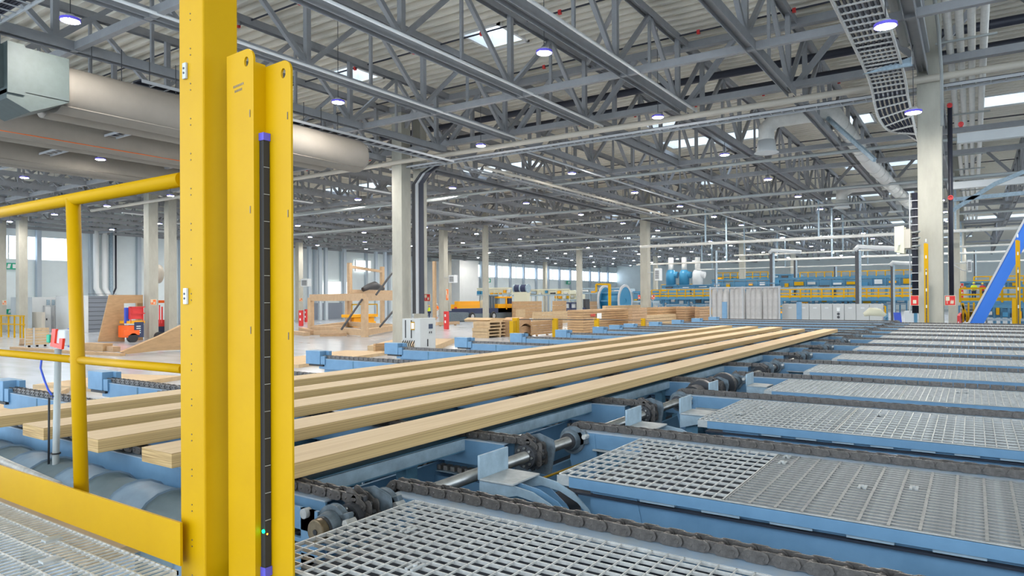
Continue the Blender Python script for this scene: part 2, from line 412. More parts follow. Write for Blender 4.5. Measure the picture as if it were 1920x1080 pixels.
# ---- lamps
def lamp_proto():
    o = thing('high_bay_lamp', 'x', 'lamp', (0, 0, 0)); n = 20
    m = M(); m.tube([(0, 0, -.05), (0, 0, 0)], .225, n).tube([(0, 0, 0), (0, 0, .10)], [.17, .1], n); m.build('housing', 'truss light', o)
    M().ring((0, 0, -.03), (0, 0, 1), .218, .24, .07, n).build('rim', 'blue light fringe', o)
    M().tube([(0, 0, -.075), (0, 0, -.052)], [.19, .208], n, smooth=False).build('lens', 'lens', o)
    M().ring((0, 0, -.08), (0, 0, 1), .0, .04, .012, 8).build('sensor', 'dark steel', o)
    M().tube([(0, 0, .1), (0, 0, 3.95)], .012, 5).build('hanger_rod', 'dark steel', o)
    return o
LP = lamp_proto(); first = True
LX = [8.3, 17.3, 26.1, 35.0, 43.9, 52.7, 61.3, 70.1, 79, 88, 97, 106, 115, 124, 133, 142]; LY = [1.95, 10.45, 19.3, 28.2, 37, 46, 54.8, 63.6, 72.5]
def lamp_at(x, y, z, label):
    global first
    o = LP if first else copy_tree(LP); first = False
    o.location = (x, y, z); tag(o, label, 'lamp', 'high bay lamps')
    if z < 10:
        for ch in o.children:
            if ch.name.startswith('hanger_rod'): ch.scale.z = (14.2-z)/3.95
for i, x in enumerate(LX):
    for j, y in enumerate(LY):
        if j == 0 and i in (0, 1): continue
        if x < 12 and j > 4: continue
        px = x
        zz = 10.3
        if j == 0 and i < 4: px, y, zz = (0, 0, 17.4, 24.4)[i], (1.58, 1.58, 1.58, 1.48)[i], (9.1, 9.1, 9.1, 8.7)[i]
        lamp_at(px, y, zz, 'round white lamp in the %s lamp row from the right, %s away from the camera' % (ORD[j], ORD[i]))
for i, x in enumerate((61.3, 70.1, 79, 88, 97, 106)): lamp_at(x, -6.8, 10.3, 'small distant round lamp at far right, %s away from the camera' % ORD[i])
# strip lights over the left far bays
for i, (x, y) in enumerate(((21.75, 33), (21.75, 41), (33, 33), (33, 41), (41, 33), (30, 58), (36, 62), (44, 60), (38, 70), (48, 70))):
    o = thing('strip_light', 'long slim strip light hung under the roof, %s from the middle column' % ORD[i], 'lamp', (x, y, 10.2), 'strip lights')
    M().box(x-1.2, x+1.2, y-.08, y+.08, 10.2, 10.28).build('housing', 'white paint', o)

# ---- pipes, ladders and ducts under the roof
def run(name, label, cat, pts, r, mt, n=10, group=None):
    return tag(M().tube(pts, r, n).build(name, mt), label, cat, group)
run('heating_pipe', 'thick tan pipe crossing the whole view beside the column line', 'pipe', [(27.35, -14, 10.42), (27.35, 60, 10.42)], .12, 'tan pipe', 12)
run('drain_pipe', 'nearer fat black pipe hung under the roof beyond the column line', 'pipe', [(30.2, -14, 12.8), (30.2, 70, 12.8)], .17, 'black pipe', 10)
run('drain_pipe', 'farther fat black pipe hung under the roof beyond the column line', 'pipe', [(32.9, -14, 12.8), (32.9, 70, 12.8)], .17, 'black pipe', 10)
for i, x in enumerate((4, 10.2, 16, 22, 26.8, 37, 50, 57, 66)):
    o = thing('sprinkler_pipe', 'thin dark sprinkler pipe under the roof deck, %s away from the camera' % ORD[i], 'pipe', (x, 10, 13.4), 'sprinkler pipes')
    M().tube([(x, -12, 13.6), (x, 80, 13.6)], .035, 6).build('pipe', 'black pipe', o)
    src = None
    for k in range(14 if x < 40 else 0):
        y = 1.8+k*3.6
        if src is None: src = M().box(x-.05, x+.05, y-.06, y+.06, 13.5, 13.66).build('red_clamp', 'red paint', o); y0 = y
        else: part('red_clamp', src, o, (0, y-y0, 0))
def ladder(name, label, p, q, wdt, step, mt='truss light', cables=True, depth=.1, side=None):
    p = Vector(p); q = Vector(q); d = (q-p).normalized(); s = Vector(side) if side else d.cross(Vector((0, 0, 1))).normalized()
    up = s.cross(d).normalized()
    o = thing(name, label, 'cable ladder', p, 'cable ladders'); m = M()
    for k in (-1, 1): M().bar(p+s*k*wdt/2, q+s*k*wdt/2, .035, depth, up).build('side_rail', mt, o)
    n = int((q-p).length/step); src = None
    for i in range(1, n):
        if src is None: src = M().bar(p+d*step-s*wdt/2, p+d*step+s*wdt/2, .03, .03).build('rung', mt, o)
        elif i < 260: part('rung', src, o, d*step*(i-1))
    if cables:
        c = M()
        for k in range(5):
            off = s*(-.3+.12*k)*wdt*1.2+up*.06; c.tube([p+off, q+off], .035, 5)
        c.build('cable_bundle', 'black pipe', o)['kind'] = 'stuff'
    return o
ladder('cable_ladder', 'cable ladder with rungs running beside the tan pipe across the view', (28.2, -14, 10.25), (28.2, 27, 10.25), .55, .42)
ladder('cable_ladder', 'white cable ladder with black cables in the near bay left of the lamp', (7.2, 14, 10.4), (7.2, 40, 10.4), .55, .45)
ladder('cable_ladder', 'white cable ladder under the roof above the upper fabric duct', (11.5, 22.2, 10.0), (27.3, 22.2, 10.0), .6, .5)
ladder('cable_ladder', 'cable ladder crossing over the left fabric ducts', (15.5, 22, 10.4), (15.5, 45, 10.4), .5, .5)
ladder('cable_ladder', 'pale narrow cable ladder sloping away beyond the middle column', (29.5, 23.2, 10.2), (92, 23.2, 10.2), .5, .55, cables=False)
ladder('cable_ladder', 'farther cable ladder beyond the middle column, above the lamps', (35, 35, 9.9), (92, 35, 9.9), .5, .8, cables=False)
run('busbar_trunking', 'long dark trunking sloping away right of the middle column', 'trunking', [(28.5, 24.1, 9.9), (92, 24.1, 9.9)], .07, 'dark steel', 6)
run('light_trunking', 'long pale trunking sloping away beyond the middle column', 'trunking', [(29.5, 21.6, 10.0), (92, 21.6, 10.0)], .08, 'tan pipe', 6)
run('light_trunking', 'thin pale trunking under the third truss of the far bay', 'trunking', [(29.5, 18.9, 10.5), (92, 18.9, 10.5)], .06, 'truss light', 6)
for i, (y, x0, x1) in enumerate(((9.6, -4, 27.5), (18.2, -4, 27.5), (13.85, 4, 27.5))):
    run('light_trunking', 'white trunking fixed under the near truss, %s from the right' % ORD[i], 'trunking', [(x0, y-.26, CH-.12), (x1, y-.26, CH-.12)], .05, 'white paint', 4)
for i, (x, z, y0, y1) in enumerate(((35, 9.6, 27, 60), (41, 9.0, 27, 70), (38, 10.3, -12, 60), (50, 10.2, -12, 60), (56, 9.9, 2, 40), (67, 9.7, -12, 60), (73, 9.7, 4, 60), (82, 9.6, -12, 50))):
    run('cross_pipe', 'grey pipe crossing under the far trusses, %s away from the camera' % ORD[i], 'pipe', [(x, y0, z), (x, y1, z)], .09, 'grey pipe', 6, 'cross pipes')

# cable risers on the middle column
for lab, xl, xr, mt in (('thin dark cable riser next to the middle column edge', 773, 778, 'dark steel'), ('grey steel riser channel between the dark risers of the middle column', 779.5, 784, 'truss light'), ('wide blue-black cable riser on the middle column', 785.5, 794, 'black pipe')):
    y0, y1 = aX(xr, 500, 28.2).y, aX(xl, 500, 28.2).y; yc = (y0+y1)/2
    o = thing('cable_riser', lab, 'cable riser', (28.2, yc, 2.2)); w2 = (y1-y0)/2
    M().box(28.2, 28.26, y0, y1, 2.2, 9.3).build('cable_bundle', mt, o)
    M().prism([(28.2, y0, 9.3), (28.2, y1, 9.3), (28.2, y1-.55, 9.85), (28.2, y0-.55, 9.85)], (.08, 0, 0)).build('bend', mt, o)
    M().prism([(28.2, y0-.55, 9.85), (28.2, y1-.55, 9.85), (28.6, y1-.9, 10.25), (28.6, y0-.9, 10.25)], (.08, 0, 0)).build('upper_bend', mt, o)
# textile ducts at upper left: large lobe with a smaller lobe below and behind
def fabric_duct(label, x0, x1, y, z, r):
    o = thing('fabric_duct', label, 'air duct', (x0, y, z), 'fabric ducts')
    def lobe(name, yy, zz, rr, xa, xb):
        n = 28; pts = []; rs = []
        K = 40
        for i in range(K+1):
            x = xa+(xb-xa)*i/K; q = rr*(1+.012*random.uniform(-1, 1)); pts.append((x, yy, zz)); rs.append(q)
        for e in (.25, .5, .7): pts.append((xb+e*rr*.8, yy, zz)); rs.append(rr*math.sqrt(max(.01, 1-e*e*1.7)))
        M().tube(pts, rs, n).build(name, 'fabric duct', o)
    lobe('main_tube', y, z, r, x0, x1); lobe('side_tube', y+r*1.15, z-r*.42, r*.62, x0, x1-1.2)
    M().tube([(x0, y-.62*r, z-.79*r), (x1, y-.62*r, z-.79*r)], .02, 5).build('seam', 'sign orange' if 30 < y < 35 else 'fabric duct', o)
    src = None
    for k in range(12):
        x = x0+1+k*(x1-x0-2)/11
        M().bar((x, y, z+r), (x, y, z+r+1), .02).build('hanger', 'dark steel', o)
    return o
fabric_duct('upper fabric air duct fixed to the zinc box, rounded end near the middle column', 9.0, 20.6, 21.9, 9.12, .69)
fabric_duct('middle fabric air duct with a thin red seam', 4, 24, 32.9, 10.45, .69)
fabric_duct('lower fabric air duct at far left behind the other two', 4, 27, 39.5, 10.5, .69)
o = thing('zinc_duct', 'grey sheet metal duct box with a sloping pale underside at upper left', 'air duct', (8.2, 21.8, 9))
M().box(5.4, 7.5, 21.2, 22.6, 8.66, 9.8).build('inner_box', 'zinc duct', o)
q = [aX(42, 215, 7.0), aX(135, 190, 7.6)]
M().box(7.9, 9.0, 21.0, 22.7, 8.58, 9.8).build('outer_box', 'zinc duct', o)
M().prism([(7.5, 22.7, 8.35), (8.05, 22.7, 8.1), (9.0, 22.7, 8.57), (9.0, 22.7, 8.6), (7.5, 22.7, 8.6)], (0, -1.7, 0)).build('sloped_underside', 'zinc duct', o)
M().box(3.0, 5.0, 17.5, 19.2, 11, 13.9).build('riser', 'zinc duct', o)
M().box(7.5, 7.9, 20.95, 22.75, 8.5, 9.85).build('flange', 'zinc duct', o)

# insulated pipes running away at upper right
for i, y in enumerate((.58, .28, -.03, -.36)):
    run('insulated_pipe', 'insulated white pipe of the four running away at upper right, %s from the left' % ORD[i], 'pipe', [(6, y, 11.35), (92, y, 11.35)], .115, 'insulated pipe', 12, 'insulated pipes')
src = None
o = thing('pipe_bracket_row', 'row of grey cross brackets holding the four insulated pipes', 'bracket', (30, 0, 11))
for k in range(14):
    x = 10+k*5.4
    if src is None: src = M().box(x-.04, x+.04, -.7, .95, 11.17, 11.23).build('bracket', 'grey pipe', o)
    else: part('bracket', src, o, (k*5.4, 0, 0))
run('riser_pipe', 'thin galvanised pipe left of the insulated pipes', 'pipe', [(6, .82, 11.25), (24.5, .82, 11.25), (26.5, .80, 10.4), (26.6, .8, 8.6)], .05, 'grey pipe', 8)
run('downpipe', 'black downpipe beside the broad right column', 'pipe', [(28.3, .62, 3), (28.3, .62, 9.7)], .075, 'black pipe', 8)
for i, (z, y) in enumerate(((9.6, .62), (8.9, .3), (6.4, .62))):
    o = thing('red_valve', 'small red valve beside the broad right column, %s from the top' % ORD[i], 'valve', (28.2, y, z))
    M().ring((28.15, y, z), (1, 0, 0), .06, .085, .03, 12).build('hand_wheel', 'red paint', o); M().box(28.2, 28.35, y-.05, y+.05, z-.07, z+.07).build('body', 'red paint', o)
# box trunkings near the column head
for i, (x0, x1, y) in enumerate(((6, 26.3, 1.22), (6, 25, 1.55))):
    tag(M().box(x0, x1, y-.1, y+.1, 11.0, 11.18).build('cable_trunking', 'truss light' if i == 0 else 'grey pipe'), 'grey box trunking running to the head of the broad column, %s from the right' % ORD[i], 'trunking')
run('spiral_duct', 'dark round duct above the curved cable tray', 'air duct', [(10, 1.75, 11.4), (26, 1.75, 11.4)], .2, 'grey pipe', 12)

# wide cable tray that bends down in front of the column head
o = thing('curved_cable_tray', 'broad rung cable tray full of cables that bends down beside the broad right column', 'cable tray', (20, 2.3, 10.3))
path = [Vector((9, 2.32, 10.3)), Vector((17, 2.32, 10.3)), Vector((24.0, 2.32, 10.3)), Vector((26.2, 2.32, 10.15)), Vector((27.0, 2.30, 9.75)), Vector((27.3, 2.2, 9.3)), Vector((27.55, 2.05, 8.95)), Vector((27.9, 1.85, 8.7)), Vector((28.25, 1.6, 8.55)), Vector((28.4, 1.0, 8.5))]
fine = []
ctl = []
for i in range(len(path)-1):
    p0, p1, p2, p3 = path[max(i-1, 0)], path[i], path[i+1], path[min(i+2, len(path)-1)]
    for k in range(60): t = k/60; ctl.append(.5*((2*p1)+(p2-p0)*t+(2*p0-5*p1+4*p2-p3)*t*t+(3*p1-p0-3*p2+p3)*t*t*t))
fine = [ctl[0]]
for c_ in ctl:
    if (c_-fine[-1]).length > .15: fine.append(c_)
wid = 1.02; rails = [[], []]; rung = M(); cab = M(); cl = [[] for _ in range(7)]
for i, p in enumerate(fine):
    d = (fine[min(i+1, len(fine)-1)]-fine[max(i-1, 0)]).normalized(); t = min(1, max(0, (i/len(fine)-.86)/.14)); s = (Vector((0, 1, 0))*(1-t)+Vector((0, .35, .94))*t); s = (s-d*s.dot(d)).normalized()*(1-.45*t)
    u = s.cross(d).normalized()*-1
    if u.dot(Vector((-.3, 0, 1))) < 0: u = -u
    for k, sg in enumerate((-1, 1)): rails[k].append(p+s*sg*wid/2)
    if i % 2 == 0: M().bar(p-s*wid/2, p+s*wid/2, .05, .045, u).build('rung', 'galvanised', o)
    for k in range(7): cl[k].append(p+s*(-.42+.14*k)+u*.05)
for r_ in rails: M().tube(r_, .045, 5).build('side_rail', 'galvanised', o)
for c_ in cl: cab.tube(c_, .045, 5)
cab.build('cable_bundle', 'black pipe', o)['kind'] = 'stuff'
for i, (x, dy) in enumerate(((15.2, 0), (24.6, 0))):
    M().prism([(x, 2.9, 10.16), (x, 1.5, 10.16), (x, 1.5, 10.45)], (.06, 0, 0)).build('support_bracket', 'pale steel paint', o)
    M().bar((x, 1.5, 10.2), (x, 1.5, 11.6), .05).build('support_bracket', 'galvanised', o)

# round spiral ducts
def spiral(label, pts, r, diffuser=True):
    o = thing('spiral_duct', label, 'air duct', pts[0]); M().tube(pts, r, 18).build('tube', 'insulated pipe', o)
    for a, b in zip(pts, pts[1:]):
        a = Vector(a); b = Vector(b); L = (b-a).length; n = int(L/1.6)
        for k in range(1, n): p = a+(b-a)*k/n; M().ring(p, b-a, r*.98, r*1.05, .05, 18).build('band', 'galvanised', o)
    if diffuser: p = Vector(pts[0]); M().tube([p+Vector((0, 0, .5)), p, p-Vector((0, 0, .1))], [r*1.02, r*1.2, r*1.5], 18).build('diffuser', 'off white', o)
spiral('spiral duct that drops to a round diffuser, turns right and slants away', [(33.8, 8.1, 9.95), (33.8, 8.1, 11.0), (33.8, 7.7, 11.35), (33.8, 5.6, 11.4), (34.3, 5.25, 11.4), (44, 4.9, 10.7), (62, 4.1, 10.2)], .38)
spiral('smaller spiral duct with a round diffuser farther away', [(57, 8.2, 9.8), (57, 8.2, 10.8), (57, 7.6, 11.2), (57, 1, 11.2)], .42)
for i, (px, py, X) in enumerate(((90, 300, 42), (570, 380, 50), (1095, 410, 66), (1240, 405, 75), (1240+440, 395, 70))):
    p = aX(px, py, X)
    if 8.5 < p.z < 12: spiral('short hanging duct with a round diffuser in the %s place from the left' % ORD[i], [tuple(p), (p.x, p.y, p.z+1.6)], .42)
# pale steel bracing at right
for i, (a, b) in enumerate((((1785, 395), (1865, 345)), ((1865, 345), (1920, 322)), ((1780, 375), (1920, 362)), ((1545, 215), (1640, 300)))):
    p, q = aY(a[0], a[1], 2.0 if i < 3 else 5.5) if i == 9 else aX(a[0], a[1], 34), aX(b[0], b[1], 34 if i < 3 else 31)
    tag(M().bar(p, q, .12, .16).build('duct_support', 'pale steel paint'), 'pale green perforated support beam at right, %s of its set' % ORD[i], 'beam')
tag(M().box(*sorted((34, 34.3)), *sorted((aX(1795, 295, 34).y, aX(1920, 285, 34).y-1)), 9.35, 9.75).build('radiant_panel', 'off white'), 'long white radiant heating panel right of the insulated pipes', 'heater')
tag(M().box(48, 48.4, -14, 1.2, 9.3, 9.7).build('radiant_panel', 'off white'), 'farther white radiant heating panel at right', 'heater')
# ================================================================ the conveyor
mat('shade navy', (.012, .018, .032), .8)  # colour carries the shade below the gratings and conveyors
XR = [2.42, 4.22, 6.27, 8.05, 9.97, 11.97, 14.0, 16.05, 18.0, 20.0, 22.0, 23.8, 25.8]      # right-hand chains
ZC = 2.14; ZG = 2.10; YS = 2.27; ZS = 2.035      # chain top, grating top, shaft
PT = .1                                          # chain pitch
def link_mesh(mt='chain steel'):
    # one chain link: two outer plates, two inner plates half a pitch on, a roller and its pin; centre at the origin, runs along y
    m = M()
    def plate(x, y, L, h, t):
        P = []; n = 5; r = h/2
        for e, c in ((1, y+L/2-r), (-1, y-L/2+r)):
            for k in range(n): a = -pi/2+pi*k/(n-1); P.append((x, c+e*r*cos(a), e*r*sin(a)))
        m.prism(P, (t, 0, 0))
    for x in (-.037, .030): plate(x, 0, .094, .042, .007)
    for x in (-.026, .019): plate(x, PT/2, .094, .040, .007)
    m.cyl((-.019, .025, 0), (.019, .025, 0), .016, 8).cyl((-.042, .025, 0), (.042, .025, 0), .008, 6).cyl((-.042, -.025, 0), (.042, -.025, 0), .008, 6)
    return m
LINK = None
def chain(parent, x, y0, y1, single, z=ZC-.021, wrap=None):
    """chain along y from y0 down to y1; wrap = (radius, side, degrees): goes over a wheel at the y0 (side -1) end"""
    global LINK
    pts = []
    y = y0
    while y > y1: pts.append((y, z, 0)); y -= PT
    if wrap:
        r, sg, deg = wrap; n = int(R(deg)*r/PT)
        ye = y0+PT/2 if sg > 0 else y1
        for k in range(n): a = (k+.5)*PT/r; pts.append((ye+sg*r*sin(a), z-r+r*cos(a), -sg*a))
    if single:
        for (y, zz, a) in pts[:290]:
            if LINK is None: LINK = link_mesh().build('chain_link', 'chain steel', o=Vector((0, 0, 0))); LINK.parent = parent; o = LINK
            else:
                o = bpy.data.objects.new('chain_link', LINK.data); COL.objects.link(o); o.parent = parent
            o.location = Vector((x, y, zz))-parent.location; o.rotation_euler = (a, 0, 0)
    else:
        base = link_mesh(); m = M()
        if x > 7.5:
            base = M()
            for xx in (-.034, .026): base.box(xx, xx+.01, -.046, .046, -.02, .02)
            base.box(-.02, .02, -.04, .0, -.013, .017)
        for (y, zz, a) in pts:
            c, s_ = cos(a), sin(a)
            m.add([(x+v[0], y+v[1]*c-v[2]*s_, zz+v[1]*s_+v[2]*c) for v in base.v], base.f)
        m.build('chain', 'chain steel', parent)['kind'] = 'stuff'

def flange_bearing(parent, x, y, z, out=-1):
    # two-bolt bearing housing on the end of a beam, shaft through it along x
    m = M(); P = []
    for k in range(24):
        a = 2*pi*k/24; r = .088 if abs(cos(a)) < .8 else .088; P.append((x, y+r*cos(a), z+r*sin(a)))
    m.prism(P, (.03*out, 0, 0)); m.tube([(x+.03*out, y, z), (x+.075*out, y, z)], [.072, .062], 20)
    e = M(); m.bar((x+.015*out, y-.11, z+.03), (x+.015*out, y+.06, z-.02), .03, .09, (0, 0, 1))
    h = m.build('bearing_housing', 'cast iron', parent, bevel=.004)
    M().ring((x+.078*out, y, z), (1, 0, 0), .035, .055, .02, 18).build('bearing_seal', 'dark steel', h)
    for yy, zz in ((y-.105, z+.035), (y+.09, z-.02)):
        M().cyl((x, yy, zz), (x+.055*out, yy, zz), .017, 6, False).build('bolt', 'galvanised', h)

def sprocket(parent, x, y, z, r=.098, n=14, t=.022):
    m = M(); P = []
    for k in range(n*4):
        a = 2*pi*k/(n*4); rr = r*(1.0 if k % 4 in (0, 1) else .84); P.append((x-t/2, y+rr*cos(a), z+rr*sin(a)))
    m.prism(P, (t, 0, 0)); m.build('sprocket', 'dark steel', parent)
    b = M().ring((x-.035, y, z), (1, 0, 0), .034, .072, .07, 22); b.build('sprocket_hub', 'dark steel', parent)
    s = None
    for k in range(8):
        a = 2*pi*k/8; M().cyl((x-.085, y+.054*cos(a), z+.054*sin(a)), (x-.07, y+.054*cos(a), z+.054*sin(a)), .008, 6).build('hub_bolt', 'steel', parent)

def grate(parent, x0, x1, y0, y1, z, px, py, single, mt='galvanised', tx=.006, ty=.0055, h=.014):
    """bars along y spaced px over x, bars along x spaced py over y, with an edge frame"""
    f = M(); f.box(x0, x1, y0-.006, y0, z-h, z).box(x0, x1, y1, y1+.006, z-h, z).box(x0, x0+.006, y1, y0, z-h, z).box(x1-.006, x1, y1, y0, z-h, z)
    f.build('grate_frame', mt, parent)
    nx = max(2, round((x1-x0)/px)); ny = max(2, round(abs(y0-y1)/py)); off = parent.location
    if single:
        a = None
        for i in range(1, nx):
            x = x0+(x1-x0)*i/nx
            if a is None: a = M().box(x-tx/2, x+tx/2, y1, y0, z-h, z-.001).build('bearing_bar', mt, parent); xa = x
            else: part('bearing_bar', a, parent, (x-xa, 0, 0))
        a = None
        for i in range(1, ny):
            y = y0+(y1-y0)*i/ny
            if a is None: a = M().box(x0, x1, y-ty/2, y+ty/2, z-h*.5, z).build('cross_bar', mt, parent); ya = y
            else: part('cross_bar', a, parent, (0, y-ya, 0))
    else:
        a = M(); b = M()
        for i in range(1, nx): x = x0+(x1-x0)*i/nx; a.box(x-tx/2, x+tx/2, y1, y0, z-h, z-.001)
        for i in range(1, ny): y = y0+(y1-y0)*i/ny; b.box(x0, x1, y-ty/2, y+ty/2, z-h*.5, z)
        a.build('bearing_bars', mt, parent)['kind'] = 'stuff'; b.build('cross_bars', mt, parent)['kind'] = 'stuff'

rr_ = random.Random(3)
for i, X in enumerate(XR):
    yend = -2.6 if i < 3 else (-3.5 if i < 8 else -4.5)
    nm = ORD[i]
    o = thing('chain_conveyor', 'blue beam with a running chain beside the gratings, %s from the camera' % nm, 'conveyor', (X, YS, 0), 'right hand chain conveyors')
    # beam
    M().box(X-.10, X+.045, yend, YS-.02, ZG-.012, ZG-.004).build('top_plate', 'blue worn' if i < 6 else 'pale steel paint', o, bevel=.002)
    M().box(X-.10, X-.092, yend, YS-.08, ZG-.11, ZG-.012).build('side_plate', 'blue paint', o)
    M().box(X+.034, X+.042, yend, YS-.04, ZG-.32, ZG-.012).build('web_plate', 'blue paint', o)
    M().box(X-.12, X-.05, yend, 2.12, ZG-.122, ZG-.112).build('lower_flange', 'worn edge', o)
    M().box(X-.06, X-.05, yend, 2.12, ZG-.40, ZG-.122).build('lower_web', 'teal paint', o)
    e = M(); e.prism([(X-.104, YS-.0, ZG-.016), (X-.104, YS-.16, ZG-.016), (X-.104, YS-.22, ZG-.6), (X-.104, YS-.07, ZG-.6), (X-.104, YS+.03, ZG-.2)], (.012, 0, 0)); e.build('end_plate', 'blue paint', o)
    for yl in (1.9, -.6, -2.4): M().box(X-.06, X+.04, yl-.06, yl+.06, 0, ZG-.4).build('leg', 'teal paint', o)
    # idler wheel and chain
    M().cyl((X-.02, YS-.045, ZC-.085), (X+.02, YS-.045, ZC-.085), .055, 16).build('idler_wheel', 'dark steel', o)
    chain(o, X, YS-.05, yend, i < 3, wrap=(.062, 1, 150))
    if i < 9: flange_bearing(o, X-.104, YS, ZS)
    # grating panels
    if i == 0: x0, yl = 1.49, 2.085
    elif i == 1: x0, yl = 3.05, 1.775
    elif i == 2: x0, yl = 4.965, 1.69
    elif i == 3: x0, yl = 6.85, 1.68
    else: x0, yl = X-1.16, 1.70
    x1 = X-.115; w_ = x1-x0
    g = thing('walkway_grating', 'galvanised walkway grating lying in front of the %s chain' % nm, 'grating', (x0, yl, ZG-.05), 'walkway gratings')
    if i == 0: cuts = [(yl, -.95, 'sq'), (-.955, yend, 'sq')]
    elif i == 1: cuts = [(yl, .93, 'sq'), (.925, yend, 'dense')]
    elif i == 2: cuts = [(yl, .78, 'sq'), (.775, yend, 'sq')]
    else: cuts = [(yl, .55, 'sq'), (.545, yend, 'sq')]
    for k, (ya, yb, st) in enumerate(cuts):
        sg = i < 3 and not (i == 0 and k == 1)
        if i == 0 and k == 0: grate(g, 1.0, 1.484, 1.80, yb, ZG, .05, .060, False)
        if st == 'dense': grate(g, x0, x1, ya, yb, ZG, .045, .108, True, 'grate dark', .016, .012)
        elif i < 6: grate(g, x0, x1, ya, yb, ZG, .05 if i == 0 else .098, (.06, .053, .042 if k == 0 else .055, .05, .055, .06)[i], sg, 'galvanised', (.0042, .0055, .0055, .008, .008, .008)[i], (.0042, .0048, .0048, .007, .007, .007)[i])
        else: grate(g, x0, x1, ya, yb, ZG, .10, .11, False, 'galvanised', .017, .02)
    if i < 4:
        for k in range(5 if i < 2 else 3):
            x = x0+.05+rr_.random()*(w_-.1); y = yl-.15-rr_.random()*1.6
            c = M(); c.box(-.032, .032, -.018, -.006, 0, .006).box(-.032, .032, .006, .018, 0, .006).cyl((0, 0, -.01), (0, 0, .012), .009, 6)
            c.v = [(v[0]+x, v[1]+y, v[2]+ZG) for v in c.v]; c.build('grating_clip', 'worn edge', g)
    # carrying frame under the grating
    fr = thing('platform_frame', 'blue steel platform frame under the %s grating' % nm, 'platform', (x0, yl, 0), 'platform frames')
    ys = yl-.07
    M().box(x0-.012, x0-.004, yend, ys, ZG-.058, ZG-.004).build('edge_plate', 'blue paint', fr)
    M().box(x0-.012, x0+.01, yend, ys, ZG-.006, ZG-.001).build('edge_strip', 'worn edge', fr)
    if i > 0: M().box(x0-.004, x0+.004, yl-.07, yl+.004, ZG-.055, ZG-.006).build('corner_plate', 'worn edge', fr)
    if i in (1, 2):
        M().box(x0+.03, x0+.05, yend, yl-.17, ZG-.42, ZG-.058).build('web_plate', 'blue paint', fr)
        M().prism([(x0+.028, yl-.17, ZG-.06), (x0+.028, yl-.42, ZG-.06), (x0+.028, yl-.5, ZG-.42)], (-.004, 0, 0)).build('gusset', 'blue paint', fr)
        y = yl-.45; L = .17 if i == 1 else .13; src = None
        while y > yend+.3:
            if src is None: src = M().box(x0-.002, x0+.028, y-L, y, ZG-.072, ZG-.0585).build('weld_tab', 'pale steel paint', fr); yy = y
            else: part('weld_tab', src, fr, (0, y-yy, 0))
            y -= L*1.75
        M().box(x0+.0, x0+.10, -.5, .55, ZG-.45, ZG-.3).build('cover_grille', 'grate dark', fr) if i == 1 else None
    elif i > 2: M().box(x0+.02, x0+.04, yend, yl-.1, ZG-.3, ZG-.058).build('web_plate', 'blue paint', fr)
    M().box(x1-.02, x1, yend, yl-.02, ZG-.2, ZG-.034).build('rear_plate', 'shade navy', fr)  # blue plate, its shade under the grating put into the colour
    M().box(x0, x1, yend, yl-.05, ZG-.09, ZG-.08).build('shade_sheet', 'shade navy', fr)  # dark sheet added so the grating holes look shaded
    for yl2 in (1.2, -1.6):
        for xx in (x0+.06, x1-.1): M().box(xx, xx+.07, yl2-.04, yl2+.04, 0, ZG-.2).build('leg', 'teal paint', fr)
# grating patch sloping under the second platform (bottom right)
o = thing('lower_grating', 'fine dark grating strip low between the first chain and the second platform', 'grating', (2.75, .55, 1.9))
M().box(2.5, 2.98, -1.2, .28, 1.86, 1.885).build('grate_plate', 'grate dark', o)
for k in range(38): M().box(2.5, 2.98, .27-k*.038, .282-k*.038, 1.885, 1.9).build('bar', 'galvanised', o)

tag(M().box(1.75, 26.4, -4.6, 4.25, 1.18, 1.2).build('bed_shade_sheet', 'shade navy'), 'added dark sheet standing in for shade under the conveyor machinery', 'plate')  # added sheet hides the bright floor, painted as dark as the shade there
# drive shaft
o = thing('drive_shaft', 'long bright steel drive shaft linking all the sprockets', 'shaft', (2, YS, ZS))
M().cyl((1.98, YS, ZS), (26, YS, ZS), .034, 18).build('shaft', 'steel', o)
M().cyl((1.90, YS, ZS), (2.0, YS, ZS), .052, 24).build('shaft_end', 'brown steel', o, bevel=.006)
M().cyl((1.897, YS, ZS), (1.902, YS, ZS), .012, 10).build('centre_hole', 'black rubber', o)
for x in (2.27, 3.72): M().ring((x, YS, ZS), (1, 0, 0), .034, .055, .05, 20).build('shaft_collar', 'steel', o)
tag(M().tube([(2.2, 2.17, 1.93), (3.2, 2.15, 1.93), (4.1, 2.16, 1.90)], .008, 6).build('sensor_cable', 'yellow paint'), 'thin yellow cable running under the drive shaft', 'cable')

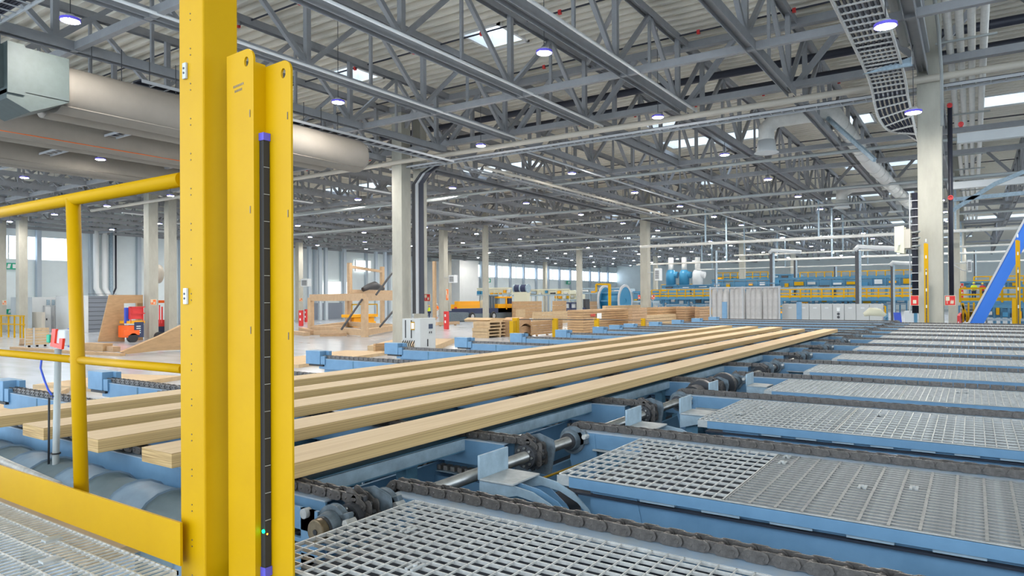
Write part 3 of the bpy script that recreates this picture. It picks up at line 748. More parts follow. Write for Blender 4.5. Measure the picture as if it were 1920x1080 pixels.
# ---- left-hand chain conveyors
XL = [(2.15, 2.27, 8.0, 0), (2.92, 3.9, 8.1, 1), (3.57, YS, 6.4, 0), (3.86, 4.6, 8.1, 1), (5.35, YS, 7.2, 2), (7.18, YS, 8.4, 1), (9.15, YS, 8.64, 1), (11.15, YS, 8.61, 1), (13.05, YS, 8.52, 1), (15.0, YS, 8.46, 1), (17.0, YS, 8.44, 1), (18.3, YS, 8.57, 1), (19.5, YS, 8.66, 1), (21.3, YS, 8.58, 1), (23.4, YS, 8.6, 1), (25.6, YS, 8.65, 1), (27.6, YS, 8.64, 1)]
for i, (X, ya, yb, endk) in enumerate(XL):
    nm = ORD[i]; near = ya < 2.5
    o = thing('transfer_conveyor', 'blue cross conveyor carrying the long boards, %s from the camera' % nm, 'conveyor', (X, 5, 0), 'left hand cross conveyors')
    y0 = ya+.16 if near else ya
    zt = ZC-.048
    M().box(X-.06, X+.06, y0, yb, zt-.008, zt).build('top_plate', 'blue worn' if i < 8 else 'pale steel paint', o, bevel=.002)
    M().box(X-.058, X-.048, y0, yb, zt-.16, zt-.008).build('side_plate', 'blue paint', o)
    M().box(X+.048, X+.058, y0, yb, zt-.30, zt-.008).build('rear_plate', 'blue paint', o)
    if near:
        # window-like opening showing the return chain
        M().box(X-.058, X-.048, y0, y0+.10, zt-.34, zt-.16).build('end_post', 'blue paint', o, bevel=.003)
        M().box(X-.058, X-.048, y0, yb, zt-.34, zt-.27).build('lower_plate', 'blue paint', o)
        M().box(X-.045, X+.045, y0+.05, min(yb, 4), zt-.245, zt-.24).build('return_guide', 'pale steel paint', o)
        r_ = M(); y = y0
        while y < min(yb, 3.6):
            r_.box(X-.03, X+.03, y, y+.035, zt-.235, zt-.205); y += .06
        r_.build('return_chain', 'chain edge', o)['kind'] = 'stuff'
        chain(o, X, yb-.1 if endk else yb, ya+.02, i in (0, 2), wrap=(.098, -1, 165))
        sprocket(o, X, YS, ZS)
        # bracket plate beside the sprocket
        M().prism([(X+.06, YS-.13, ZS+.04), (X+.06, YS-.12, ZS+.09), (X+.06, YS-.02, ZS+.12), (X+.06, YS+.12, ZS+.08), (X+.06, YS+.3, ZS+.0), (X+.06, YS+.3, ZS-.2), (X+.06, YS+.05, ZS-.12), (X+.06, YS-.1, ZS-.12)], (.012, 0, 0)).build('bearing_bracket', 'cast iron', o, bevel=.004)
        if i == 0:
            flange_bearing(o, X-.13, YS, ZS); 
    else:
        chain(o, X, yb-.1, ya, False)
    for yl in (3.4, 6.6):
        if ya < yl < yb: M().box(X-.05, X+.05, yl-.07, yl+.07, 0, zt-.16).build('leg', 'teal paint', o)
    if endk:
        # raised end block with a stop lug, slots and joints
        M().box(X-.085, X+.09, yb-.05, yb+.28, 2.0, ZC+.065).build('end_block', 'blue paint', o, bevel=.006)
        M().box(X-.075, X+.085, yb-.15, yb-.05, 2.0, ZC-.01).build('end_cheek', 'blue paint', o, bevel=.004)
        M().box(X+.03, X+.09, yb-.12, yb-.05, ZC-.03, ZC+.062).build('stop_lug', 'blue paint', o, bevel=.004)
        M().box(X-.088, X-.05, yb-.12, yb+.2, 1.975, 2.0).build('adjuster', 'black rubber', o)
        for yj in (yb-.75, yb-1.6): M().box(X-.0605, X-.057, yj-.012, yj+.012, zt-.15, zt-.012).build('joint', 'teal paint', o)
# rollers and black wheels between the boards
for i, X in enumerate((2.92, 3.86, 4.55, 6.6, 8.2, 10.2, 12.1, 14, 16, 18)):
    o = thing('transfer_roller', 'dark rubber roller pair seen between the boards, %s from the camera' % ORD[i], 'roller', (X, 3.25, 1.9), 'rubber rollers between the boards')
    for k, dx in enumerate((-.12, .12)):
        M().tube([(X+dx-.07, 3.3, 1.98), (X+dx-.05, 3.3, 1.98), (X+dx+.05, 3.3, 1.98), (X+dx+.07, 3.3, 1.98)], [.075, .09, .09, .075], 18).build('wheel', 'black rubber', o)
        M().ring((X+dx-.075, 3.3, 1.98), (1, 0, 0), .03, .06, .01, 16).build('wheel_disc', 'worn edge', o)
    M().cyl((X-.3, 3.3, 1.98), (X+.3, 3.3, 1.98), .03, 10).build('axle', 'steel', o)
    M().prism([(X-.5, 3.5, 1.7), (X-.5, 3.1, 1.7), (X-.5, 3.15, 1.98), (X-.5, 3.45, 2.05)], (.02, 0, 0)).build('bracket', 'blue paint', o)
    M().box(X-.55, X+.3, 3.45, 3.47, 1.6, 1.98).build('guard_plate', 'blue paint', o)
# long side rail below the nearest board
o = thing('side_rail', 'long teal steel side rail running under the nearest board', 'rail', (10, 2.78, 0))
M().box(1.95, 25.8, 2.74, 2.76, 2.02, 2.092).build('web', 'pale steel paint', o); M().box(1.95, 25.8, 2.76, 2.86, 2.085, 2.095).build('top_flange', 'teal paint', o)
M().box(1.95, 25.8, 2.74, 2.86, 2.012, 2.02).build('lower_flange', 'teal paint', o); M().box(1.95, 25.8, 3.0, 3.02, 1.6, 1.9).build('inner_beam', 'blue paint', o)
M().box(1.95, 25.8, 2.6, 2.62, 1.55, 1.75).build('low_beam', 'blue paint', o)
for x in range(3, 26, 4): M().box(x, x+.1, 2.78, 2.86, 0, 2.02).build('leg', 'teal paint', o)
o = thing('inner_rail', 'blue beam running away beneath the middle boards', 'rail', (10, 4.4, 0))
M().box(2.3, 25.8, 4.3, 4.4, 1.75, 2.0).build('web', 'teal paint', o)
for x in range(4, 26, 4): M().box(x, x+.1, 4.3, 4.4, 0, 1.75).build('leg', 'teal paint', o)

# stops: upright plate on a foot with two curved ribs
def stop(X, Y, label):
    o = thing('board_stop', label, 'stop', (X, Y, 1.8), 'board stops between the chains')
    z = 2.085; a, b = X, X+.26
    M().box(a, b, Y+.0, Y+.014, z-.01, z+.115).build('upright_plate', 'pale steel paint', o, bevel=.003)
    M().box(a, b, Y-.20, Y, z-.012, z-.002).build('foot_plate', 'worn edge', o, bevel=.003)
    P = [(0, Y+.01, z-.012), (0, Y-.2, z-.012)]+[(0, Y-.2-.36*sin(t*pi/2), z-.012-.30*(1-cos(t*pi/2))) for t in (.2, .4, .6, .8, 1)]
    Q = [(0, p[1]-.02, p[2]-.045) for p in P[::-1][:-1]]+[(0, Y+.01, z-.12)]
    for x in (a+.01, a+.07, b-.02): 
        M().prism([(x, p[1], p[2]) for p in P+Q], (.008, 0, 0)).build('curved_rib', 'pale steel paint' if x != a+.07 else 'blue paint', o)
    M().prism([(b-.005, Y+.0, z-.02), (b-.005, Y-.2, z-.02), (b-.005, Y-.36, z-.14), (b-.005, Y-.5, z-.34), (b-.005, Y-.1, z-.34)], (.006, 0, 0)).build('side_plate', 'blue paint', o)
    M().box(a+.05, b-.05, Y-.12, Y-.02, 0, z-.1).build('post', 'teal paint', o)
    M().cyl((a-.004, Y-.15, z-.09), (a+.012, Y-.15, z-.09), .012, 8).build('bolt', 'dark steel', o)
stop(2.80, 2.09, 'nearest upright blue-grey stop plate with curved ribs beside the first sprocket')
stop(4.50, 2.05, 'second stop plate with curved ribs beyond the first platform corner')
stop(5.25, 1.93, 'third stop plate with curved ribs left of the third grating')
stop(7.25, 1.95, 'fourth stop plate left of the fourth grating')
stop(6.35, 2.05, 'low stop plate beside the dark chain wheels of the fourth unit')
for i, X in enumerate((6.75, 7.5, 9.3, 11.3, 13.2)):
    o = thing('guide_wheel', 'dark ribbed guide wheel on the drive shaft, %s of the row' % ORD[i], 'wheel', (X, YS, ZS), 'guide wheels on the shaft'); rw = .13 if i < 2 else .1
    M().ring((X, YS, ZS), (1, 0, 0), .036, rw, .05, 26).build('disc', 'dark steel', o); M().ring((X, YS, ZS), (1, 0, 0), rw, rw+.012, .06, 26).build('rim', 'chain steel', o)
    M().ring((X-.2, YS, ZS), (1, 0, 0), .036, rw*.8, .16, 20).build('drum', 'black rubber', o)

# ---- the five long boards
BD = [(1.25, 19.0, 5.5, .30, 'farthest of the five long veneer lumber boards, running out of the left edge'), (1.89, 18.8, 4.76, .30, 'fourth long veneer lumber board from the front'),
      (1.90, 18.6, 4.1, .31, 'middle one of the five long veneer lumber boards'), (1.93, 17.8, 3.40, .29, 'second long veneer lumber board from the front, its end showing left of the yellow post'),
      (2.0, 18.0, 2.70, .31, 'nearest long veneer lumber board, its near end hidden by the yellow plates')]
for x0, x1, y, wd, lb in BD:
    b = M().box(x0, x1, y, y+wd, ZC+.002, ZC+.078).build('veneer_board', 'veneer lumber', bevel=.002)
    tag(b, lb, 'board', 'long boards on the conveyor')

# ================================================================ yellow guardrail, post and slotted plates
RX = 1.347
o = thing('guardrail', 'yellow tubular guardrail with mid rail and toe board on the left', 'guardrail', (RX, 3.0, 2.05))
RT_ = 1.377; K_ = RT_/RX
def rail(z0, y0, z1, y1, r, nm): M().tube([(RT_, y0*K_, 3+(z0-3)*K_), (RT_, max(2.312, y1*K_), 3+(z1-3)*K_)], r, 20).build(nm, 'yellow paint', o)
rail(3.425, 5.2, 3.425, 2.3, .026, 'top_rail'); rail(2.755, 5.2, 2.757, 3.12, .0165, 'mid_rail'); rail(2.757, 3.12, 2.76, 2.3, .0165, 'mid_rail')
M().tube([(RT_, 3.112*K_, 3+.425*K_), (RT_, 3.04*K_, 2.08)], .0275, 20).build('upright', 'yellow paint', o)
M().tube([(RX, 5.0, 3.425), (RX, 5.0, 2.1)], .0275, 20).build('upright', 'yellow paint', o)
M().box(RX-.036, RX-.027, 2.258, 5.2, 2.09, 2.238).build('toe_board', 'yellow paint', o)
# square post
o = thing('square_post', 'thick yellow square steel post running from floor to ceiling in front', 'post', (1.41, 2.245, 0))
M().box(1.347, 1.481, 2.171, 2.318, 1.2, 6.5).build('tube', 'yellow paint', o, bevel=.006)
src = None
z = 1.3
while z < 4.6:
    for dz in (0, .022):
        if src is None: src = M().cyl((1.345, 2.245, z+dz), (1.349, 2.245, z+dz), .0026, 8).build('screw_hole', 'brown steel', o); z0_ = z
        else: part('screw_hole', src, o, (0, 0, z+dz-z0_))
    z += .1215
for zc, mt in ((3.80, 'cabinet grey'), (3.015, 'off white')):
    d = thing('door_magnet', ('grey' if zc > 3.5 else 'white') + ' small sensor plate stuck on the yellow square post', 'sensor', (1.343, 2.25, zc))
    M().box(1.338, 1.347, 2.262, 2.283, zc-.028, zc+.028).build('body', mt, d, bevel=.002); M().cyl((1.336, 2.2725, zc+.008), (1.339, 2.2725, zc+.008), .004, 8).build('screw', 'dark steel', d)
    M().cyl((1.336, 2.2725, zc-.008), (1.339, 2.2725, zc-.008), .004, 8).build('screw', 'dark steel', d)
# plates
def eye_plate(x, ya, yb, z1, t=.008):
    # tall plate spanning y, rounded upper corner on the right (low y) side, with an eye hole
    m = M(); n = 8; r = .038; cy, cz = yb+r, z1-r
    P = [(ya, 1.2), (yb, 1.2), (yb, cz)]+[(cy-r*cos(k*pi/2/n), cz+r*sin(k*pi/2/n)) for k in range(1, n)]+[(cy, z1), (ya, z1-.004)]
    # outline with a hole: build as two layers bridged
    hole = [(cy+.012*cos(2*pi*k/14), cz-.004+.017*sin(2*pi*k/14)) for k in range(14)]
    import mathutils
    from mathutils.geometry import tessellate_polygon
    allp = P+hole
    tris = tessellate_polygon([[Vector((a, b, 0)) for a, b in P], [Vector((a, b, 0)) for a, b in hole[::-1]]])
    allp = P+hole[::-1]; N_ = len(allp)
    V = [(x, a, b) for a, b in allp]+[(x+t, a, b) for a, b in allp]
    F = [tuple(f) for f in tris]+[tuple(i+N_ for i in f[::-1]) for f in tris]
    for ring_, off in ((len(P), 0), (14, len(P))):
        for k in range(ring_): a = off+k; b = off+(k+1) % ring_; F.append((a, b, b+N_, a+N_))
    m.add(V, F); return m
o = thing('light_curtain_housing', 'tall yellow Z-shaped housing plates with lifting eyes in front of the square post', 'light curtain', (1.42, 1.97, 1.2))
eye_plate(1.400, 2.115, 1.968, 3.838).build('front_plate', 'yellow paint', o)
M().box(1.408, 1.447, 1.968, 1.976, 1.2, 3.79).build('web_plate', 'yellow paint', o)
eye_plate(1.447, 1.976, 1.838, 3.787).build('rear_plate', 'yellow paint', o)
for k, z in enumerate((3.62, 3.3, 2.9)):
    M().box(1.3985, 1.4, 1.985, 1.989, z-.012, z+.012).build('slot', 'brown steel', o); M().box(1.4455, 1.447, 1.852, 1.856, z-.03, z-.006).build('slot', 'brown steel', o)
c = thing('light_curtain', 'narrow black light curtain strip with blue end caps between the yellow plates', 'light curtain', (1.43, 1.965, 2.1))
M().box(1.421, 1.444, 1.945, 1.967, 2.115, 3.53).build('body', 'black rubber', c); M().box(1.419, 1.446, 1.942, 1.968, 3.53, 3.555).build('end_cap', 'purple plastic', c)
M().box(1.419, 1.446, 1.942, 1.968, 2.085, 2.115).build('end_cap', 'purple plastic', c)
M().cyl((1.421, 1.952, 2.235), (1.418, 1.952, 2.235), .006, 10).build('green_light', 'green light', c); M().cyl((1.429, 1.944, 2.225), (1.429, 1.946, 2.225), .003, 8).build('amber_light', 'amber light', c)
for k in range(14): M().box(1.4215, 1.4435, 1.9435, 1.9452, 2.27+k*.09, 2.2715+k*.09).build('seam', 'cabinet grey', c)
tag(M().tube([(1.43, 1.955, 2.085), (1.425, 1.945, 2.05), (1.44, 1.93, 2.0), (1.44, 1.925, 1.8)], .006, 8).build('connector_cable', 'black rubber'), 'black cable looping out below the light curtain strip', 'cable')
# stamped lettering on the front plate (too worn to read: two short rows of marks)
for k in range(2):
    for j in range(7 if k == 0 else 5):
        if True:
            y = 2.075-.0085*j-k*.008; z = 3.722-k*.016+.0007*j
            M().box(1.3993, 1.4, y-.003, y+.003, z-.004, z+.004).build('stamped_letter', 'brown steel', o)

# ================================================================ things around the rail
p = gp(104, 895, 2.0)
px, py_ = 1.9, aX(106, 760, 1.9).y
o = thing('scanner_stand', 'grey pole carrying an orange and white sensor head behind the guardrail', 'sensor', (px, py_, 1.5))
M().tube([(px, aX(104, 900, px).y, 1.2), (px, aX(104, 900, px).y, aX(104, 895, px).z), (px, aX(109, 660, px).y, aX(109, 655, px).z)], .019, 14).build('pole', 'grey pipe', o)
h = aX(110, 634, px); D = Vector((-.83, -.558, 0)); 
M().box(px-.0, px+.07, h.y-.075, h.y+.06, h.z-.045, h.z+.05).build('head', 'off white', o, bevel=.008)
M().prism([(px-.012, h.y+.085, h.z-.05), (px-.012, h.y-.065, h.z-.065), (px-.012, h.y-.08, h.z+.0), (px-.012, h.y-.035, h.z-.0), (px-.012, h.y-.03, h.z-.035), (px-.012, h.y+.03, h.z-.03), (px-.012, h.y+.01, h.z+.055), (px-.012, h.y+.06, h.z+.055)], (.014, 0, 0)).build('orange_bracket', 'signal red', o)
M().box(px-.02, px+.03, h.y+.08, h.y+.12, h.z-.03, h.z+.02).build('green_button', 'green sign', o, bevel=.006)
M().box(px+.07, px+.075, h.y-.095, h.y+.05, h.z-.06, h.z+.055).build('back_plate', 'cable blue', o)
q = [aX(78, 672, px), aX(76, 690, px), aX(83, 712, px), aX(90, 730, px), aX(100, 745, px)]
M().tube(q, .006, 6).build('blue_cable', 'cable blue', o)
M().tube([aX(99, 745, px)-Vector((.02, 0, 0)), aX(98, 895, px)-Vector((.02, 0, 0))], .006, 6).build('black_cable', 'black rubber', o)
for y_ in (742, 850): a = aX(105, y_, px); M().ring(a, (0, 0, 1), .019, .026, .008, 12).build('cable_tie', 'black rubber', o)

# grey lagged drum of swelling segments behind the toe board
def lagged(name, label, x, ya, yb, z, r, n, mts):
    o = thing(name, label, 'roller cover', (x, (ya+yb)/2, 1.2)); L = (ya-yb)/n
    for k in range(n):
        y = ya-k*L; q = []; rs = []
        prof = []
        big = k % 2 == 0; rr = r*(1.0 if big else .93)
        P = [(x-rr*1.0, y, z-.6), (x-rr*1.0, y, z-.02)]+[(x+rr*cos(a), y, z+rr*sin(a)*.75) for a in [pi*(1-t/8) for t in range(0, 9)]]+[(x+rr, y, z-.02), (x+rr, y, z-.6)]
        M().prism(P, (0, -L*.985, 0), True).build('segment', mts[k % 2], o, bevel=.012)
mat('cover light', (.24, .33, .42), .5, noise=.2, scale=6); mat('cover dark', (.15, .20, .22), .5, noise=.25, scale=5)
lagged('belt_cover', 'long row of swollen grey-blue belt covers behind the toe board', 1.93, 7.0, 2.75, 1.90, .17, 13, ['cover light', 'cover dark'])
lagged('belt_cover', 'shorter dark grey belt cover under the board ends', 2.25, 4.85, 3.3, 1.98, .10, 4, ['cover light', 'cover dark'])
tag(M().tube([(1.62, 5.1, 2.12), (1.66, 4.6, 2.06), (1.68, 4.05, 2.02)], .02, 10).build('air_pipe', 'galvanised'), 'short galvanised pipe with a loose end above the toe board', 'pipe')
o = thing('foot_clamp', 'rusty clamp and bolt under the second board end', 'clamp', (2.1, 3.45, 1.95))
M().box(2.05, 2.13, 3.35, 3.5, 1.98, 2.1).build('block', 'teal paint', o, bevel=.01); M().ring((2.02, 3.34, 1.99), (1, 0, 0), .02, .06, .03, 14).build('eye', 'brown steel', o); M().cyl((1.99, 3.3, 1.97), (2.1, 3.2, 1.97), .022, 10).build('bolt', 'steel', o)
# cabinet-like beam left of the drive side, below the first left chain
o = thing('slotted_drive_housing', 'blue frame with slots beside the first bearing at the yellow plate', 'frame', (2.0, 2.45, 0))
M().box(1.98, 1.995, YS+.10, 3.3, 1.99, 2.085).build('upper_plate', 'blue paint', o); M().box(1.98, 1.995, YS+.10, 3.3, 1.78, 1.89).build('lower_plate', 'blue paint', o)
M().box(1.98, 1.995, YS+.08, YS+.19, 1.6, 2.085).build('end_post', 'blue paint', o); M().box(1.985, 2.0, 2.4, 3.2, 1.93, 1.95).build('middle_bar', 'blue paint', o)
for k in range(9): M().bar((1.99, 2.48+k*.035, 1.895), (1.99, 2.50+k*.035, 1.925), .008).build('return_link', 'chain edge', o)
M().cyl((1.96, 2.42, 2.07), (1.995, 2.42, 2.07), .022, 14).build('knob', 'worn edge', o)
M().box(2.0, 2.06, 2.5, 3.4, 0, 1.8).build('leg', 'teal paint', o)
# walkway the photographer stands on, left of the posts
g = thing('near_grating', 'galvanised walkway grating at the bottom left in front of the toe board', 'grating', (1.0, 2.6, 2.0))
grate(g, .35, 1.30, 4.3, 2.25, 2.08, .085, .034, False, 'galvanised', .006, .005)
for k in range(4): c = M().box(-.03, .03, -.02, .02, 0, .008); xx, yy = ((1.2, 2.95), (1.1, 2.72), (1.05, 2.45), (.95, 3.2))[k]; c.v = [(v[0]+xx, v[1]+yy, v[2]+2.08) for v in c.v]; c.build('grating_clip', 'worn edge', g)
M().box(.35, 1.30, 2.33, 4.3, 1.2, 1.22).build('tray_below', 'teal paint', g)
tag(M().box(1.3, 1.6, 2.9, 6, 1.95, 1.99).build('floor_board', 'plywood pale'), 'pale board edge between the toe board and the grating', 'board')
# ================================================================ the far hall
def dims(xl, xm, xr, yt, yb, zb=0.0):
    """corner nearest the camera at (xm, yb) on the floor; left face runs along +Y to column xl, right face along +X to xr; top row yt"""
    c = gp(xm, yb, zb); d = ray(xl, yb); Y = d.y/d.x*c.x if d.x > 0 else c.y; d = ray(xr, yb); X = d.x/d.y*c.y
    z = aX(xm, yt, c.x).z
    return c.x, X, c.y, Y, z
def block(m, a, z0=None, z1=None): m.box(a[0], a[1], a[2], a[3], 0 if z0 is None else z0, a[4] if z1 is None else z1); return m

# electrical cabinet at the middle column
a = dims(752, 788, 817, 597, 678); x0, x1, y0, y1, zt = a
o = thing('control_cabinet', 'grey control cabinet with screen and a yellow-black sign at the middle column', 'cabinet', (x0, y0, 0))
M().box(x0, x1, y0, y0+.35, .15, zt).build('cabinet_body', 'cabinet grey', o, bevel=.01); M().box(x0+.1, x0+.5, y0+.35, y1, .95, zt-.03).build('cable_housing', 'cabinet grey', o, bevel=.01)
M().box(x0+.03, x0+.1, y0+.35, y1, .95, .99).build('shelf', 'cabinet grey', o)
for k in (.62, 1.0): M().box(x0+.085, x0+.1, y0+k, y0+k+.06, 1.1, zt-.1).build('slot', 'black rubber', o)
M().box(x0+.02, x0+.03+.01, y0+.36, y0+.62, 1.5, 1.9).build('hazard_border', 'yellow paint', o); M().box(x0+.012, x0+.022, y0+.40, y0+.58, 1.56, 1.84).build('hazard_panel', 'white paint', o)
for k in range(4): M().box(x0+.016, x0+.022, y0+.37+.07*k, y0+.39+.07*k, 1.5, 1.54).build('stripe', 'black rubber', o); M().box(x0+.016, x0+.022, y0+.37+.07*k, y0+.39+.07*k, 1.86, 1.9).build('stripe', 'black rubber', o)
w_ = x1-x0
M().box(x0+w_*.55, x0+w_*.8, y0-.02, y0, 1.55, 1.78).build('screen', 'screen', o); M().box(x0+w_*.45, x0+w_*.49, y0-.03, y0, .7, 1.05).build('handle', 'black rubber', o)
for k in range(2): M().box(x0+w_*(.58+.12*k), x0+w_*(.62+.12*k), y0-.02, y0, 1.32, 1.42).build('button', 'dark steel', o)
for k in range(6): M().tube([(x0+.05, y0+.4+k*.14, 1.0), (x0-.02, y0+.46+k*.14, .8), (x0+.1, y0+.5+k*.12, .5)], .028, 6).build('cable', 'black rubber', o)

# fire signs
def fire_sign(label, x, y0, y1, z0, z1, mt='fire sign red', face='x'):
    o = thing('fire_sign', label, 'sign', (x, (y0+y1)/2, z0), 'fire signs')
    M().box(x, x+.02, y0, y1, z0, z1).build('panel', 'cream paint', o)
    t = .05*(y1-y0); M().box(x-.006, x, y0+t, y1-t, z0+t, z1-t).build('field', mt, o)
    W = y1-y0; H = z1-z0
    # hose reel square at left, flames at right
    if W > .3:
        M().box(x-.01, x-.006, y0+W*.55, y0+W*.88, z0+H*.48, z0+H*.88).build('hose_reel', 'cream paint', o); M().box(x-.01, x-.006, y0+W*.74, y0+W*.79, z0+H*.18, z0+H*.48).build('hose', 'cream paint', o)
        for k in range(3): f = y0+W*(.42-.1*k); M().prism([(x-.006, f, z0+H*.15), (x-.006, f-W*.05, z0+H*.35), (x-.006, f-W*.02, z0+H*.6), (x-.006, f+W*.04, z0+H*.4), (x-.006, f+W*.05, z0+H*.2)], (-.004, 0, 0)).build('flame', 'cream paint', o)
    else:
        M().box(x-.01, x-.006, y0+W*.3, y0+W*.7, z0+H*.2, z0+H*.55).build('pictogram', 'cream paint', o)
def sign_px(label, xl, xr, yt, yb, X, mt='fire sign red'):
    a = aX(xl, yt, X); b = aX(xr, yb, X); fire_sign(label, X, b.y, a.y, b.z, a.z, mt)
sign_px('red hose reel sign on the left side of the broad right column', 1707, 1723, 554, 573, 27.3)
sign_px('red hose reel sign on the right side of the broad right column', 1771, 1792, 554, 573, 27.6)
sign_px('red hose reel sign on the right edge of the middle column', 795, 807, 551, 565, 29.2)
sign_px('small orange fire sign on the column by the scissor lift', 282, 293, 561, 572, 27.4, 'sign orange')
sign_px('small orange fire sign on the column at the left edge', 4, 12, 563, 572, 27.5, 'sign orange')
for k, (yt, yb) in enumerate(((531, 541), (543, 552), (554, 563))): sign_px('small red fire sign stacked on the far column at right, %s from the top' % ORD[k], 1797, 1807, yt, yb, 60, 'fire sign red')
sign_px('tall orange fire sign on the column with the fan box', 836, 841, 542, 563, 59.6, 'sign orange')
sign_px('small orange fire sign on the distant column left of the timber frame', 561, 567, 559, 565, 59.6, 'sign orange')
for k, (xl, xr, X) in enumerate(((1196, 1201, 59.5), (1221, 1228, 59.5))): sign_px('little red sign on the column behind the board stacks, %s side' % ('left' if k == 0 else 'right'), xl, xr, 553, 561, X)
# red fire cabinets at column feet
for k, (xl, xm, xr, yt, yb) in enumerate(((560, 566, 569, 582, 603), (571, 574, 577, 580, 597), (832, 838, 842, 584, 608), (852, 856, 859, 576, 592), (1795, 1800, 1804, 592, 640))):
    a = dims(xl, xm, xr, yt, yb, .5); o = thing('fire_cabinet', 'red fire extinguisher cabinet by a column, %s from the left' % ORD[k], 'cabinet', (a[0], a[2], 0), 'fire cabinets')
    block(M(), a, .0).build('box', 'red paint', o); 
    for q in (.35, .7): M().box(a[0]-.02, a[0], a[2]+(a[3]-a[2])*.3, a[2]+(a[3]-a[2])*.7, a[4]*q, a[4]*q+.25).build('emblem', 'white paint', o)
# louvred heater boxes
def heater(label, px, yt, yb, wpx, X, brk=True):
    a = aX(px, yt, X); b = aX(px+wpx, yb, X); o = thing('fan_heater', label, 'heater', (X, a.y, b.z), 'fan heaters'); y0, y1 = b.y, a.y; z0, z1 = b.z, a.z
    M().box(X, X+.6, y0, y1, z0, z1).build('case', 'off white', o, bevel=.03)
    n = 7; s = None
    for k in range(n):
        z = z0+(z1-z0)*(.15+.7*k/n)
        if s is None: s = M().box(X-.03, X, y0+(y1-y0)*.15, y1-(y1-y0)*.15, z, z+(z1-z0)*.05).build('louvre', 'dark steel', o); zz = z
        else: part('louvre', s, o, (0, 0, z-zz))
    M().bar((X+.3, y1, (z0+z1)/2+.2), (X+.3, y1+.8, (z0+z1)/2+.2), .06).build('bracket', 'grey pipe', o)
heater('white louvred fan box on the distant column left of the timber frame', 564, 523, 537, 13, 59)
heater('white louvred fan box on the column right of the middle column', 841, 516, 530, 11, 59.4)
heater('white louvred fan box on the column behind the board stacks', 1227, 503, 526, 10, 58)
heater('grey loudspeaker-like heater box on a far column at right', 1813, 487, 510, 9, 58)
# big heater on the broad column, turned edge-on
o = thing('unit_heater', 'large cream unit heater on pipes left of the broad right column', 'heater', (26.5, 2.6, 5.3))
p0, p1 = aX(1679, 427, 26.8), aX(1702, 471, 26.8)
M().prism([(26.6, p0.y, p1.z), (26.6, p0.y, p0.z), (26.6, p0.y-.25, p0.z+.02), (26.6, p0.y-.25, p1.z-.06)], (.75, 0, 0)).build('case', 'cream paint', o, bevel=.02)
M().box(26.65, 27.3, p0.y-.45, p0.y-.25, p1.z+.1, p0.z-.08).build('fan_ring', 'tan pipe', o); M().box(26.5, 26.61, p0.y-.16, p0.y-.1, p1.z+.2, p1.z+.28).build('plate', 'white paint', o)
for z in (p0.z-.2, (p0.z+p1.z)/2, p1.z+.15): M().tube([(26.9, p0.y-.4, z), (27.0, p0.y-.7, z+.05), (27.2, 1.6, z)], .03, 6).build('pipe', 'grey pipe', o)
ladder('cable_ladder', 'upright narrow cable ladder just left of the broad right column', (27.6, aX(1716, 560, 27.6).y, 2.4), (27.6, aX(1716, 400, 27.6).y, 6.6), .32, .28, 'truss light', side=(0, 1, 0))
run('conduit', 'thin pale conduit looping across the far right column', 'cable', [aX(1779, 480, 45), aX(1785, 495, 45), aX(1805, 507, 45), aX(1816, 508, 45)], .03, 'cabinet grey', 6)

# yellow slotted posts beyond the last conveyor
def slotted(label, xl, xr, yt, yb, X, stub=False):
    a = aX(xl, yt, X); b = aX(xr, yb, X); o = thing('slotted_post', label, 'post', (X, (a.y+b.y)/2, 0), 'yellow slotted posts'); c = (a.y+b.y)/2; h = abs(a.y-b.y)/2
    M().box(X, X+.12, c+h*.35, c+h, 0, a.z).build('flange', 'yellow paint', o); M().box(X, X+.12, c-h, c-h*.35, 0, a.z-.02).build('flange', 'yellow paint', o)
    M().box(X+.05, X+.1, c-h*.35, c+h*.35, 0, a.z-.9).build('light_curtain_strip', 'brown steel', o); M().box(X, X+.1, c-h*.35, c+h*.35, a.z-.85, a.z).build('head_plate', 'yellow paint', o)
    for k in range(5): M().box(X-.005, X+.02, c-h*.3, c+h*.3, 2.6+k*.55, 2.7+k*.55).build('clip', 'off white', o)
    if stub: M().box(X-.05, X+.2, c+h, c+h*2.8, 0, 2.9).build('stub_panel', 'yellow paint', o)
slotted('yellow slotted light curtain post in front of the broad right column', 1732, 1741.5, 456, 602, 26.6)
slotted('yellow slotted light curtain post at the right edge beside the blue brace', 1904, 1914, 450, 605, 26.4, True)
# blue diagonal brace
p, q, r_, s_ = aX(1818, 606, 27.2), aX(1845, 606, 27.2), aX(1925, 455, 27.2), aX(1925, 408, 27.2)
tag(M().prism([p, q, r_, s_], (.35, 0, 0)).build('diagonal_brace', 'bright blue paint'), 'bright blue slanting steel brace at the right edge', 'brace')
tag(M().prism([p+Vector((-.02, .0, 0)), p+Vector((-.02, .06, 0)), s_+Vector((-.02, .06, 0)), s_+Vector((-.02, 0, 0))], (.42, 0, 0)).build('edge_strip', 'truss light'), 'pale steel edge along the blue slanting brace', 'strip')

